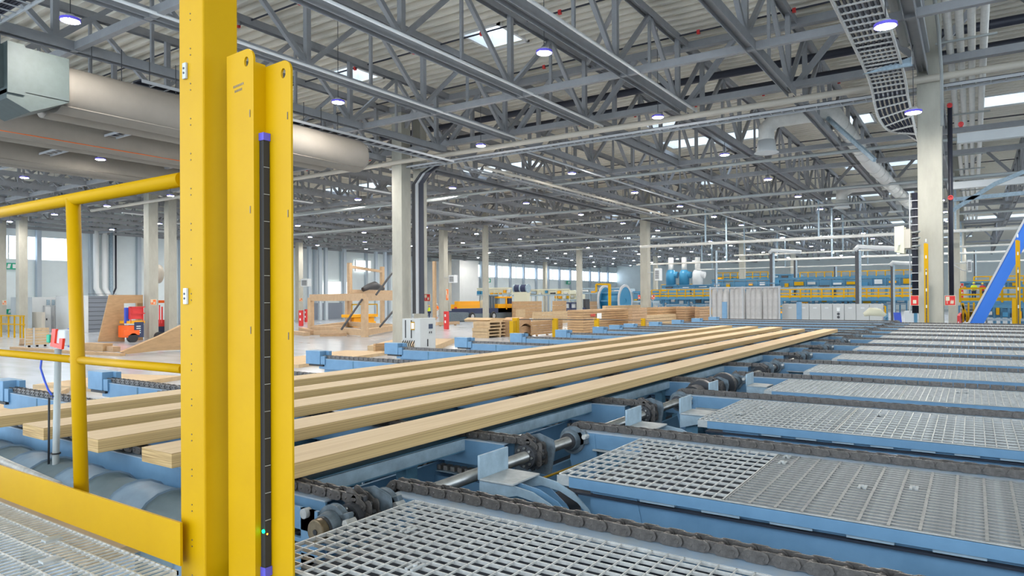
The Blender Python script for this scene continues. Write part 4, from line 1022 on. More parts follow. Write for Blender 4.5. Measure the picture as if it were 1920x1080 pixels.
# ---- hanging sleeves and switch cabinets beyond the conveyor
X = 44.0
o = thing('sleeve_rack', 'pale blue rack frame holding the hanging white sleeves', 'rack', (X, 13, 0))
yl = aX(1333, 570, X).y; yr = aX(1465, 570, X).y; zt = aX(1400, 540, X).z
for px in (1333, 1393, 1462): y = aX(px, 570, X).y; M().box(X-.12, X-.04, y-.05, y+.05, 0, zt+.1).build('upright', 'truss light', o)
M().box(X-.1, X, yr, yl, zt, zt+.08).build('top_bar', 'truss light', o); M().box(X-.1, X, yr, yl, zt+.25, zt+.3).build('upper_bar', 'machine blue', o)
xs = [1339, 1350, 1361, 1373, 1382, 1391, 1403, 1413, 1423, 1435, 1445, 1455]
for k, px in enumerate(xs):
    y = aX(px, 570, X).y; wv = .19+.02*(k % 3)
    s = M().tube([(X+.1, y, zt), (X+.1, y, zt-.5), (X+.1, y+.03*((k % 3)-1), 1.6), (X+.1, y+.06*((k % 2)-.5), 1.0)], [.15, wv, wv*1.02, wv*.95], 14).build('hanging_sleeve', 'curtain')
    tag(s, 'limp off-white sleeve hanging in the rack, %s from the left' % ORD[k], 'sleeve', 'hanging sleeves')
for px, X_ in ((1358, 40), (1498, 42)):
    y = aX(px, 590, X_).y; tag(M().box(X_, X_+.15, y-.13, y+.13, 0, aX(px, 566, X_).z).build('short_post', 'blue paint'), 'short blue post in front of the %s' % ('hanging sleeves' if px < 1400 else 'light grey switch cabinets'), 'post')
X = 45.5
zt = aX(1550, 570, X).z
edges = [1466, 1497, 1517, 1539, 1561, 1583, 1605, 1630, 1655]
for k in range(8):
    ya = aX(edges[k], 580, X).y; yb = aX(edges[k+1], 580, X).y
    o = thing('switch_cabinet', 'light grey switch cabinet in the row beyond the gratings, %s from the left' % ORD[k], 'cabinet', (X, (ya+yb)/2, 0), 'switch cabinets')
    M().box(X, X+.6, yb+.01, ya-.01, 0, zt).build('case', 'cabinet grey', o, bevel=.01); M().box(X-.012, X, (ya+yb)/2-.1, (ya+yb)/2+.1, zt-.28, zt-.2).build('vent', 'off white', o)
    if k == 4:
        M().box(X-.02, X, (ya+yb)/2-.08, (ya+yb)/2+.08, zt-.42, zt-.22).build('label_plate', 'white paint', o)
        for z in (zt-.6, zt-.8): M().cyl((X-.03, (ya+yb)/2, z), (X, (ya+yb)/2, z), .08, 12).build('rotary_switch', 'dark steel', o)
    M().box(X-.03, X, ya-.1, ya-.07, 1.2, 1.4).build('handle', 'dark steel', o)
# cloth on a post, tilted blue panel
a = aX(1640, 590, 40); tag(M().tube([a+Vector((0, .5, 0)), a+Vector((0, .2, .16)), a+Vector((0, -.2, .12)), a+Vector((0, -.5, -.03))], [.1, .22, .2, .08], 10).build('crumpled_cloth', 'cream paint'), 'crumpled cream cloth lying at the end of the grey cabinets', 'cloth')
p = [aX(1675, 586, 36), aX(1689, 586, 36), aX(1694, 603, 36), aX(1681, 603, 36)]
p[2].z -= .8; p[3].z -= .8
tag(M().prism(p, (.05, 0, 0)).build('tilted_panel', 'cable blue'), 'tilted blue panel between the grey cabinets and the broad column', 'panel')
a = aX(1695, 583, 38); b = aX(1712, 604, 38); tag(M().box(38, 38.6, b.y, a.y, 0, a.z).build('desk_unit', 'off white', bevel=.02), 'small off-white control desk left of the broad column', 'cabinet')

# ---- galleries: yellow railings on blue decks
def gallery(label, X, xl, xr, yrail, ydeck, dz=.0, legs=True, X2=None):
    a = aX(xl, yrail, X); b = aX(xr, yrail, X); zt = a.z; zd = aX((xl+xr)/2, ydeck, X).z; ya, yb = a.y, b.y
    o = thing('gallery_railing', label, 'railing', (X, (ya+yb)/2, 0), 'yellow gallery railings')
    for z in (zt, (zt+zd)/2): M().box(X-.05, X+.05, yb, ya, z-.055, z+.055).build('rail', 'yellow paint', o)
    M().box(X-.02, X+.02, yb, ya, zd, zd+.2).build('toe_board', 'orange yellow' if dz else 'yellow paint', o)
    M().box(X, X+2.4, yb, ya, zd-.35, zd-.02).build('deck', 'machine blue', o)
    n = max(2, int((ya-yb)/1.0)); s = None
    for k in range(n+1):
        y = yb+(ya-yb)*k/n
        if s is None: s = M().box(X-.06, X+.06, y-.06, y+.06, zd-.1, zt).build('upright', 'yellow paint', o); y_ = y
        else: part('upright', s, o, (0, y-y_, 0))
    if legs:
        s = None
        for k in range(0, n+1, 3):
            y = yb+(ya-yb)*k/n
            if s is None: s = M().box(X+1, X+1.25, y-.12, y+.12, 0, zd-.3).build('leg', 'machine blue', o); y_ = y
            else: part('leg', s, o, (0, y-y_, 0))
G = [('long upper yellow railing right of the grey switch cabinets', 74, 1462, 1715, 543, 557), ('upper yellow railing right of the board stack column', 80, 1222, 1335, 544, 556),
     ('lower yellow and orange railing above the grey cabinets', 68, 1462, 1660, 574, 588), ('lower yellow railing behind the board stacks', 74, 1222, 1335, 577, 588),
     ('high distant yellow railing above the blue machines, left part', 104, 1342, 1440, 512, 528), ('high distant yellow railing left of the broad column', 98, 1500, 1712, 511, 530),
     ('yellow railing platform with workers right of the broad column', 52, 1800, 1920, 541, 564), ('high yellow railing at far right', 80, 1826, 1920, 519, 533), ('far yellow railing above the blue reel', 120, 1240, 1300, 534, 546)]
for i, g_ in enumerate(G): gallery(*g_, dz=i in (2,))
rg = random.Random(11)
def machine(label, X, xl, xr, yt, yb, mt='machine blue', detail=6, depth=2.5):
    a = aX(xl, yt, X); b = aX(xr, yb, X); y1, y0, z1, z0 = a.y, b.y, a.z, max(b.z, 0)
    o = thing('production_machine', label, 'machine', (X, (y0+y1)/2, z0), 'distant machines'); W = y1-y0; H = z1-z0
    M().box(X, X+depth, y0, y1, z0+H*.3, z1-H*.18).build('housing', mt, o, bevel=.04); M().box(X-.15, X+.1, y0, y1, z1-H*.16, z1).build('top_beam', mt, o)
    M().box(X-.2, X, y0, y1, z0+H*.12, z0+H*.26).build('lower_beam', 'pale steel paint', o)
    cols = ['off white', 'dark steel', 'pale steel paint', 'yellow paint', 'cabinet grey', 'tank blue', 'orange yellow']
    for k in range(detail):
        y = y0+W*(k+.5)/detail; w2 = W/detail*rg.uniform(.15, .4); h0 = z0+H*rg.uniform(.25, .5)
        M().box(X-.3, X-.02, y-w2, y+w2, h0, h0+H*rg.uniform(.1, .4)).build('unit', rg.choice(cols), o)
        M().box(X-.1, X, y-W/detail*.5-.06, y-W/detail*.5+.06, 0, z1-H*.1).build('frame_post', mt, o)
machine('long blue production line with pale edges behind the grey cabinets', 79, 1335, 1715, 524, 542, detail=16, depth=1.5)
machine('blue production line section under the upper railing behind the cabinets', 77, 1462, 1700, 559, 573, detail=12, depth=1.4)
machine('blue production line behind the stacks right of the tall column', 83.2, 1225, 1335, 557, 575, detail=7)
machine('blue line behind the lower railing', 87, 1240, 1440, 535, 541, detail=6)
machine('high far blue machinery below the high yellow railing', 110, 1342, 1500, 517, 525, detail=9)
machine('high far blue machinery left of the broad column', 104, 1500, 1712, 519, 529, detail=9)
machine('blue machine with white pipes right of the broad column', 62, 1795, 1915, 528, 545, detail=5)
machine('blue and grey machinery below the workers platform', 50, 1850, 1920, 572, 606, detail=5)
machine('grey cabinet group under the far stair at right', 52, 1800, 1850, 575, 606, 'cabinet grey', 3)
machine('cream and yellow conveyor machine under the far strip windows, left part', 98, 895, 960, 540, 556, 'cream paint', 8)
machine('cream and yellow conveyor machine under the far strip windows, right part', 112, 962, 1068, 543, 556, 'cream paint', 9)
machine('yellow conveyor machine left of the blue reel', 118, 1040, 1086, 549, 566, 'cream paint', 6)
machine('blue machine around the base of the column right of the reel', 96, 1187, 1235, 546, 570, 'machine blue', 4)
machine('pale blue machine behind the blue reel', 112, 1092, 1180, 540, 552, 'pale steel paint', 6)
# blue tanks with upright pipes
X = 100
for k, (px, mt) in enumerate(((1258, 'tank blue'), (1283, 'tank blue'), (1308, 'off white'))):
    a = aX(px, 515, X); o = thing('dust_filter', '%s rounded tank with an upright pipe, %s of three above the far line' % ('blue' if k < 2 else 'silver', ORD[k]), 'tank', (X, a.y, a.z-1.2), 'tanks above the far line')
    M().tube([(X, a.y, a.z-1.6), (X, a.y, a.z+.2), (X, a.y, a.z+.7)], [.75, .75, .5], 16).build('vessel', mt, o); M().cyl((X, a.y, a.z+.7), (X, a.y, a.z+2.6), .38, 12).build('stack', 'insulated pipe', o)
    M().tube([(X, a.y, a.z+.1), (X, a.y-1.1, a.z-.1)], .5, 14).build('side_vessel', mt, o); M().box(X-.4, X+.4, a.y-1, a.y+.6, 0, a.z-1.5).build('stand', 'machine blue', o)
# upright cable risers beyond
for k, (px, yt, yb, wpx, X) in enumerate(((1446, 475, 538, 6, 60), (1607, 470, 570, 8, 50), (1490, 485, 530, 4, 80), (1672, 498, 545, 5, 62), (1565, 500, 528, 3, 80), (1827, 470, 512, 3, 80), (1341, 470, 540, 2, 66))):
    a = aX(px-wpx/2, yt, X); b = aX(px+wpx/2, yb, X)
    o = thing('cable_riser', 'dark upright cable riser hanging down in the far hall at right, %s counted irregularly' % ORD[k] if False else 'dark upright cable riser dropping from the far ceiling, %s of the set' % ORD[k], 'cable riser', (X, a.y, b.z), 'far cable risers')
    M().box(X, X+.2, b.y, a.y, 0 if k in (1, 3) else b.z-1.5, a.z).build('cable_bundle', 'dark steel', o); M().box(X-.02, X+.22, b.y-.12, b.y, 0 if k in (1, 3) else b.z-1.5, a.z).build('side_rail', 'pale steel paint', o)
    if wpx > 4: M().tube([(X, a.y, a.z), (X, a.y-.2, a.z+.25), (X, a.y-2.5, a.z)], .16, 8).build('bend', 'off white', o)
for k, (x_, y0, y1, z) in enumerate(((58, -12, 25, 7.6), (70, -12, 20, 7.2), (64, -12, 28, 6.3), (84, -12, 30, 7.4), (88, -12, 30, 6.6))):
    o = thing('hanging_pipe', 'long pipe hung low across the far hall, %s of the set' % ORD[k], 'pipe', (x_, y0, z), 'low hanging pipes'); M().tube([(x_, y0, z), (x_, y1, z)], .12 if k < 1 else .08, 8).build('pipe', 'insulated pipe', o)
    for y in range(-8, int(y1), 9): M().box(x_-.06, x_+.06, y-.06, y+.06, z, 10.6).build('drop_rod', 'pale steel paint', o)

# ---- far wall fittings
def exit_sign(px, py, w, Y=83.4, lab=''):
    p = aY(px, py, Y); o = thing('exit_sign', lab, 'sign', tuple(p), 'green exit signs'); M().box(p.x-w, p.x+w, Y-.05, Y, p.z-.45*w, p.z+.45*w).build('panel', 'green sign', o)
    M().prism([(p.x-w*.55, Y-.051, p.z-.3*w), (p.x-w*.2, Y-.051, p.z-.3*w), (p.x-w*.05, Y-.051, p.z+.3*w), (p.x-w*.4, Y-.051, p.z+.3*w)], (0, -.02, 0)).build('running_figure', 'white paint', o)
    M().box(p.x+w*.15, p.x+w*.6, Y-.07, Y-.051, p.z-.28*w, p.z+.28*w).build('door_symbol', 'white paint', o)
exit_sign(915, 526, .9, lab='green exit sign under the first of the far strip windows'); exit_sign(1066, 530, .9, lab='green exit sign under the far windows above the blue reel')
exit_sign(21, 499, .75, lab='green exit sign between the two columns at far left'); exit_sign(21, 584, .55, lab='low green exit sign above the yellow rail at far left')
a = dims(588, 588, 648, 568, 605)
tag(M().box(aY(588, 590, 83).x, aY(648, 590, 83).x, 82.9, 83.2, 0, aY(620, 568, 83).z+.0).build('roller_door', 'roller door grey'), 'wide grey roller door behind the timber frame', 'door')
o = thing('daylight_opening', 'bright glazed panel of the wall above the grey roller door', 'window', (aY(632, 540, 83).x, 83.2, 4)); o['kind'] = 'structure'
p, q = aY(610, 528, 83.3), aY(654, 553, 83.3); 
g_ = tag(bpy.data.objects.new('window_90', None), kind='structure'); COL.objects.link(g_); g_.location = (p.x, 83.3, q.z)
bpy.data.objects.remove(o)
mat('daylight glow panel', (.95, .95, .93), .5, emis=1.0)  # emission stands in for daylight coming through the panes
for nm, (xl, xr, yt, yb) in enumerate(((610, 654, 528, 555), (668, 697, 488, 510))):
    p, q = aY(xl, yt, 83.5), aY(xr, yb, 83.5); M().box(p.x, q.x, 83.75, 83.78, q.z, p.z).build('pane', 'daylight glow panel', g_); M().box(p.x-.1, p.x, 83.6, 83.8, q.z, p.z).build('window_frame', 'white paint', g_); M().box(p.x-.1, q.x+.1, 83.6, 83.8, p.z, p.z+.1).build('window_frame', 'white paint', g_)
# downpipes with bent feet on the wall at left
for k, (px, mt, rr) in enumerate(((180, 'white paint', .3), (196, 'white paint', .3), (208, 'pale steel paint', .22), (217, 'black pipe', .1))):
    p = aY(px, 455, 82.5); q = aY(px, 545, 82.5)
    pts = [(p.x, 82.5, 12), (p.x, 82.5, q.z+.3), (p.x+(.5 if k < 2 else -.4 if k == 3 else 0), 82.5, q.z-.6), (p.x+(.5 if k < 2 else -.4 if k == 3 else 0), 82.5, 3.2)]
    run('wall_duct', '%s duct on the far left wall, %s from the left' % (['white', 'white', 'grey', 'thin black'][k], ORD[k]), 'air duct', pts, rr, mt, 12)
# steel columns and frames seen around the roller door and left bays
for k, px in enumerate((580, 600, 611, 646, 705, 722)):
    p = aY(px, 560, 80); tag(M().box(p.x-.25, p.x+.25, 79.8, 80.2, 0, 11).build('steel_column', 'wall column'), 'slim grey-blue steel column near the roller door, %s from the left' % ORD[k], 'column', 'slim steel columns')

# ---- white office block and dark shed at left
a = dims(60, 60, 165, 557, 616)
p, q = aY(60, 557, 77), aY(166, 557, 77)
o = thing('office_cabin', 'white office cabin with two doors and high windows behind the left guardrail', 'cabin', (p.x, 77, 0))
M().box(p.x, q.x, 77, 82, 0, p.z).build('wall', 'off white', o)
for xl, xr in ((84, 95), (105, 118)):
    b, c = aY(xl, 575, 76.9), aY(xr, 575, 76.9); M().box(b.x, c.x, 76.9, 77, 0, b.z).build('door', 'white paint', o); M().box(b.x+.1, b.x+.2, 76.84, 76.9, 1.1, 1.3).build('handle', 'dark steel', o)
    M().box(b.x-.1, b.x, 76.85, 77, 0, b.z+.1).build('door_frame', 'truss light', o); M().box(c.x, c.x+.1, 76.85, 77, 0, b.z+.1).build('door_frame', 'truss light', o)
for xl, xr in ((88, 94), (98, 103), (107, 116), (121, 128)):
    b, c = aY(xl, 562, 76.9), aY(xr, 572, 76.9); M().box(b.x, c.x, 76.92, 77, c.z, b.z).build('pane', 'pale steel paint', o)
p, q = aY(165, 555, 70), aY(218, 555, 70)
o = thing('grey_shed', 'dark grey clad room left of the plywood gable', 'cabin', (p.x, 70, 0))
M().box(p.x, q.x, 70, 76, 0, p.z).build('wall', 'grey shed', o); M().box(p.x-.3, p.x, 69.95, 76, 0, p.z+.05).build('white_corner', 'off white', o)
for k in range(9): M().box(p.x, q.x, 69.97, 70, .3+k*.42, .33+k*.42).build('cladding_joint', 'dark steel', o)

# ---- plywood pieces at left
def sheet(label, pts, Y, t=.12, mt='plywood', nm='plywood_panel'):
    m = M().prism([tuple(aY(x, y, Y)) for x, y in pts], (0, t, 0)); return tag(m.build(nm, mt), label, 'panel')
Yg = gp(215, 641).y
sheet('upright sawn plywood gable panel with a slanting left edge', [(184, 641), (205, 553), (232, 553), (234, 640)], Yg)
sheet('plywood cross beam joined to the gable panel', [(232, 553), (268, 553), (268, 568), (216, 569)], Yg+.05, .3)
tag(M().box(aY(257, 570, Yg+.4).x, aY(268, 570, Yg+.4).x, Yg+.4, Yg+.6, 0, aY(260, 560, Yg).z).build('timber_post', 'plywood'), 'plywood post under the right end of the gable beam', 'post')
Yw = gp(300, 662).y
sheet('long plywood wedge panel lying behind the guardrail, rising to the right', [(228, 660), (300, 630), (345, 608), (345, 656), (300, 657), (240, 664)], Yw, .3)
def plank(label, xl, yl, xr, yr, h, d=.3, mt='plywood', nm='plank', yy=None):
    a = gp(xl, yl); b = gp(xr, yr); dr = (b-a); n = Vector((-dr.y, dr.x, 0)).normalized()*d
    return tag(M().prism([a, b, b+n, a+n], (0, 0, h)).build(nm, mt), label, 'plank', 'planks on the floor')
plank('long pale plank lying on the floor behind the sensor head', 18, 655, 130, 663, .15); plank('long plank on the floor between the rail and the wedge panel', 150, 664, 225, 668, .15)
plank('short thick plank bundle on the floor right of the guardrail upright', 152, 657, 193, 659, .45, .6); plank('dark edged offcut on the floor', 195, 658, 212, 660, .3, .4, 'plywood brown')
plank('thin lath lying under the wedge panel', 240, 663, 300, 655, .12, .2, 'plywood pale')
def stack(name, label, xl, xm, xr, yt, yb, mt, layers, cat='stack', strap=False, bearers=True, z0=.12):
    a = dims(xl, xm, xr, yt, yb); x0, x1, y0, y1, zt = a; o = thing(name, label, cat, ((x0+x1)/2, (y0+y1)/2, 0))
    h = (zt-z0)/layers; s = None; g = random.Random(int(xm))
    for k in range(layers):
        j = .03*g.uniform(-1, 1); M().box(x0+j, x1+j, y0+j, y1, z0+k*h, z0+(k+1)*h-.025).build('sheet', mt, o)
    if bearers:
        for k in range(3): xx = x0+(x1-x0)*(k+.5)/3; M().box(xx-.08, xx+.08, y0, y1, 0, z0-.02).build('bearer', 'plywood brown', o)
    if strap:
        yy = y0+(y1-y0)*.5; M().box(x0-.02, x0, yy-.05, yy+.05, 0, zt).build('strap', 'truss light', o); xx = x0+(x1-x0)*.35; M().box(xx-.05, xx+.05, y0-.05, y0-.03, 0, zt).build('strap', 'truss light', o)
    return o
stack('sheet_stack', 'strapped stack of yellowish boards left of the sensor head', 47, 47, 92, 615, 651, 'plywood pale', 6, strap=True)
stack('sheet_stack', 'small low stack beside the strapped stack at far left', 36, 36, 47, 635, 648, 'plywood', 3)
# yellow safety barrier at far left
a = aX(0, 590, 24); o = thing('safety_barrier', 'low yellow safety barrier at the far left', 'barrier', (24, a.y, 0))
for px in (2, 16, 27, 38, 44): y = aX(px, 600, 24).y; M().box(23.95, 24.05, y-.05, y+.05, 0, aX(20, 591, 24).z).build('upright', 'yellow paint', o)
for yy in (592, 608): z = aX(20, yy, 24).z; M().box(23.96, 24.04, aX(46, 600, 24).y, aX(-30, 600, 24).y, z-.05, z+.05).build('rail', 'yellow paint', o)
tag(M().box(29, 29.3, aX(78, 600, 29).y, aX(60, 600, 29).y, 0, aX(60, 585, 29).z).build('panel_box', 'tan pipe'), 'tall beige board leaning beside the left column', 'panel')

# ---- red scissor lift
c = gp(262, 641); X0, Y0 = c.x, c.y; s_ = (c-Vector((0, 0, CZ))).length/F_PX
o = thing('scissor_lift', 'red and orange scissor lift parked beside the concrete column', 'vehicle', (X0, Y0, 0))
def at(px, yy, dY=0): return aY(px, yy, Y0+dY)
def bx(nm, xl, xr, yt, yb, dy0, dy1, mt, bev=.02):
    p = at(xl, yt, dy0); q = at(xr, yb, dy0); return M().box(p.x, q.x, Y0+dy0, Y0+dy1, q.z, p.z).build(nm, mt, o, bevel=bev)
bx('chassis', 240, 270, 611, 632, 0, 1.4, 'orange paint'); bx('side_cover', 252, 270, 604, 632, -.05, 0, 'navy cloth'); bx('platform', 244, 272, 602, 606, 0, 1.5, 'orange yellow')
bx('tool_box', 246, 268, 575, 598, .1, .5, 'red paint'); bx('lower_arm', 234, 262, 620, 628, -.1, .1, 'orange paint')
for px in (245, 268, 299, 303): bx('guard_upright', px, px+1.2, 575, 606, 0, .06, 'red paint', 0)
for yy in (575, 587): bx('guard_rail', 245, 272, yy, yy+1.5, 0, .06, 'red paint', 0)
for k in range(4): bx('grille_slot', 256, 264, 611+4*k, 612.5+4*k, -.07, -.05, 'off white', 0)
for px in (249, 300): p = at(px, 637); M().tube([(p.x, Y0-.1, .32), (p.x, Y0+.25, .32)], .34, 18).build('wheel', 'black rubber', o)
bx('blue_panel', 235, 243, 577, 606, .5, .7, 'cable blue'); 
o = thing('red_lift', 'red and dark lift base between the two close concrete columns', 'vehicle', tuple(gp(300, 640)))
bx('body', 296, 312, 600, 612, 2.3, 3.5, 'red paint'); bx('lower_body', 297, 312, 612, 634, 2.3, 3.5, 'navy cloth'); bx('mast', 299, 300.5, 572, 600, 2.4, 2.5, 'red paint', 0); bx('mast', 304, 305.5, 575, 600, 2.4, 2.5, 'red paint', 0)
bx('orange_roof', 296, 310, 563, 568, 2.3, 3.5, 'orange paint')
p = aX(303, 514, 30); o = thing('round_fan', 'round grey fan fixed between the two close columns', 'fan', tuple(p)); M().tube([(29.2, p.y, p.z), (29.8, p.y, p.z)], .75, 20).build('drum', 'tan pipe', o); M().ring((29.15, p.y, p.z), (1, 0, 0), .2, .6, .05, 20).build('grille', 'dark steel', o)

# ---- timber frame
A_, B_, C_, D_ = gp(583, 623), gp(684, 632), gp(745, 620), gp(652, 613); o = thing('timber_shelter', 'raw timber frame of posts and beams under construction', 'frame', tuple((A_+C_)/2)); zt = aY(684, 557, B_.y).z
UPZ = Vector((0, 0, 1))
for P_ in (A_, B_, C_, D_): M().bar(P_, P_+UPZ*zt, .42, .42).build('post', 'timber', o)
for P_, Q_ in ((A_, B_), (B_, C_), (C_, D_), (D_, A_)): M().bar(P_+UPZ*zt, Q_+UPZ*zt, .25, .6).build('top_beam', 'timber', o); M().bar(P_+UPZ*.35, Q_+UPZ*.35, .3, .5).build('sill_beam', 'timber', o)
E_, F_ = gp(656, 613), gp(717, 607)
zu = aY(656, 493, E_.y).z
for P_ in (E_, F_): M().bar(P_, P_+UPZ*zu, .4, .4).build('tall_post', 'timber', o)
M().bar(E_+UPZ*(zu-.4), F_+UPZ*(zu-.6), .2, .3).build('upper_beam', 'timber', o); z2 = aY(690, 549, E_.y).z
M().bar(E_+UPZ*z2, gp(740, 606)+UPZ*z2, .25, .7).build('floor_beam', 'timber', o)
for a_, b_ in (((679, 561), (640, 618)), ((735, 512), (705, 553)), ((740, 580), (712, 613))): M().bar(aY(*a_, B_.y), aY(*b_, B_.y), .12).build('strut', 'dark steel', o)
tag(M().bar(gp(815, 600), gp(815, 600)+UPZ*aY(815, 490, gp(815, 600).y).z, .4).build('timber_post', 'timber'), 'tall timber post right of the middle column', 'post')
p = aY(700, 543, E_.y); tag(M().tube([p+Vector((-1.6, 0, 0)), p+Vector((-.8, 0, .3)), p+Vector((.2, 0, .45)), p+Vector((1.6, 0, .1))], [.25, .35, .5, .2], 10).build('black_bundle', 'dark steel'), 'dark bundle lying on the timber frame platform', 'bundle')
for k, (xl, yl, xr, yr, h) in enumerate(((588, 628, 640, 628, .35), (600, 631, 650, 630, .25), (548, 627, 570, 630, .3), (560, 622, 582, 628, .4), (612, 625, 645, 622, .6))):
    plank('loose rough plank pile in front of the timber frame, %s piece' % ORD[k], xl, yl, xr, yr, h, .5, 'timber' if k % 2 == 0 else 'plywood brown')
# orange-yellow scissor lift inside the frame
c = gp(690, 612); Y0 = c.y; o = thing('scissor_lift', 'folded orange-yellow scissor lift standing inside the timber frame', 'vehicle', (c.x, Y0, 0))
bx('base', 662, 705, 604, 612, 0, 1.6, 'orange yellow'); bx('deck', 659, 709, 590, 594, 0, 1.6, 'orange yellow'); bx('scissor', 664, 702, 596, 599, .2, 1.2, 'orange yellow'); bx('scissor', 664, 702, 600.5, 603, .2, 1.2, 'orange yellow')
for px in (660, 683, 707): bx('upright', px, px+1, 570, 590, 0, .08, 'yellow paint', 0)
bx('rail', 660, 708, 570, 571.5, 0, .08, 'yellow paint', 0)
# pallets of wood behind the left boards
stack('sheet_stack', 'pale wooden block on the floor left of the middle column foot', 700, 704, 735, 644, 664, 'plywood', 3)
a = dims(818, 818, 852, 640, 650)
stack('sheet_stack', 'flat wooden platform on the floor right of the middle column', 817, 820, 862, 604, 612, 'timber', 2)
plank('long flat board bundle on the floor under the near cross conveyors', 560, 690, 735, 664, .15, 3, 'plywood pale'); plank('wide pale board bundle on the floor right of the cabinet', 817, 658, 852, 643, .3, 4, 'plywood pale')
plank('wide pale boards on the floor seen left of the blue end blocks', 190, 735, 340, 712, .15, 3, 'plywood pale'); plank('pale floor boards at the far left under the chain', 0, 800, 130, 735, .15, 3, 'plywood pale')

# ---- side loader
c = gp(880, 603); Y0 = c.y; o = thing('side_loader', 'side loading forklift with dark blue bed and yellow cab', 'vehicle', (gp(915, 603).x, Y0, 0))
bx('bed', 880, 968, 579, 585, 0, 3, 'navy cloth'); bx('front_body', 868, 915, 586, 600, .1, 3, 'cast iron'); bx('rear_body', 914, 963, 586, 598, .1, 3, 'cast iron'); bx('cab_base', 934, 963, 570, 585, 0, 2.5, 'orange yellow')
bx('cab_roof', 935, 960, 556, 559, 0, 2, 'orange yellow'); bx('cab_window', 937, 948, 559, 570, .1, 2, 'pale steel paint'); bx('cab_pillar', 949, 951, 557, 580, -.05, .1, 'orange yellow', 0); bx('cab_rear', 953, 960, 558, 580, .05, 2, 'navy cloth')
for px in (917, 921, 926, 931): bx('mast_rail', px, px+1.6, 554, 580, .4, .7, 'cast iron', 0)
bx('mast_head', 916, 934, 554, 556, .4, .7, 'cast iron', 0); bx('bed_bracket', 962, 968, 582, 600, 0, .4, 'navy cloth')
for px, r in ((885, .62), (925, .62), (911, .5)):
    p = at(px, 597); M().tube([(p.x, Y0-.1, .62), (p.x, Y0-.05, .62), (p.x, Y0+.5, .62)], [r*.9, r, r], 20).build('tyre', 'black rubber', o); M().tube([(p.x, Y0-.13, .62), (p.x, Y0-.1, .62)], .32, 16).build('wheel_hub', 'truss light', o)
c = gp(890, 597); Y0 = c.y; o = thing('boom_lift', 'orange-yellow boom lift behind the side loader', 'vehicle', (c.x, Y0, 0))
bx('boom', 860, 900, 565, 572, 0, .8, 'orange yellow'); bx('turret', 862, 900, 571, 579, -.2, 1.5, 'orange yellow'); bx('chassis', 861, 905, 583, 591, 0, 2, 'navy cloth'); bx('arm', 905, 908, 563, 582, 0, .5, 'cream paint')
for px in (866, 899): p = at(px, 592); M().tube([(p.x, Y0-.1, .5), (p.x, Y0+.4, .5)], .5, 16).build('tyre', 'black rubber', o)
# dark truck between stacks
c = gp(1075, 592); Y0 = c.y; o = thing('forklift_truck', 'dark blue forklift cab behind the board stacks', 'vehicle', (c.x, Y0, 0))
bx('body', 1055, 1100, 578, 592, 0, 2, 'navy cloth'); bx('roof', 1058, 1084, 567, 569, 0, 2, 'navy cloth'); bx('pillar', 1057, 1059, 568, 580, 0, .2, 'navy cloth', 0); bx('pillar', 1070, 1072, 568, 580, 0, .2, 'navy cloth', 0); bx('pillar', 1082, 1084, 568, 580, 0, .2, 'navy cloth', 0)
bx('mast', 1098, 1106, 561, 590, 0, .5, 'dark steel'); bx('window', 1060, 1082, 569, 579, .3, .4, 'off white')

# ---- stacks of sawn boards and crates
L_ = [('tall square stack of crates beyond the side loader, upper left', 960, 962, 1016, 565, 600, 'plywood', 5), ('smaller crate stack right of the side loader', 967, 970, 985, 580, 602, 'plywood pale', 3),
      ('crate stack behind the dark forklift', 1036, 1038, 1062, 564, 600, 'plywood', 4), ('brown crate right of the dark forklift', 1106, 1107, 1120, 565, 590, 'plywood brown', 3),
      ('low box of boards on a bearer near the pallet stack', 888, 889, 930, 608, 625, 'plywood', 2),
      ('pale topped stack of sawn boards in the middle of the store', 998, 1000, 1064, 585, 612, 'plywood pale', 4), ('stack of sawn boards on pallets behind the second yellow bollard', 995, 998, 1055, 602, 631, 'plywood', 6),
      ('high stack of long boards with a white label', 1064, 1094, 1180, 581, 632, 'plywood', 10), ('stack of brown board ends right of the labelled stack', 1178, 1186, 1213, 577, 628, 'plywood brown', 9),
      ('broad high stack of boards below the tall column', 1213, 1232, 1286, 576, 620, 'plywood', 8), ('front low stack of pale boards near the last blue blocks', 1190, 1205, 1268, 592, 625, 'plywood pale', 5),
      ('brown end-on board stack left of the hanging sleeves', 1268, 1286, 1308, 575, 618, 'plywood brown', 9), ('last brown board stack touching the sleeve rack', 1303, 1312, 1331, 575, 618, 'plywood brown', 9),
      ('long low stack behind the labelled stack', 1130, 1136, 1215, 573, 622, 'plywood pale', 7)]
for l_ in L_: stack('board_stack', *l_)
a = dims(1064, 1094, 1180, 581, 632); tag(M().box(a[0]+2.2, a[0]+3.0, a[2]-.06, a[2]-.04, a[4]-.75, a[4]-.3).build('paper_label', 'white paint'), 'white paper label on the high stack of long boards', 'label')
# red painted marks beside the label
for k, xx in enumerate((1.25, 1.55, 1.8)): tag(M().ring((a[0]+xx, a[2]-.05, a[4]-.45), (0, 1, 0), .05, .12, .01, 10).build('painted_mark', 'red paint'), 'red painted mark left of the paper label, %s of three' % ORD[k], 'marking', 'red marks on the board stack')
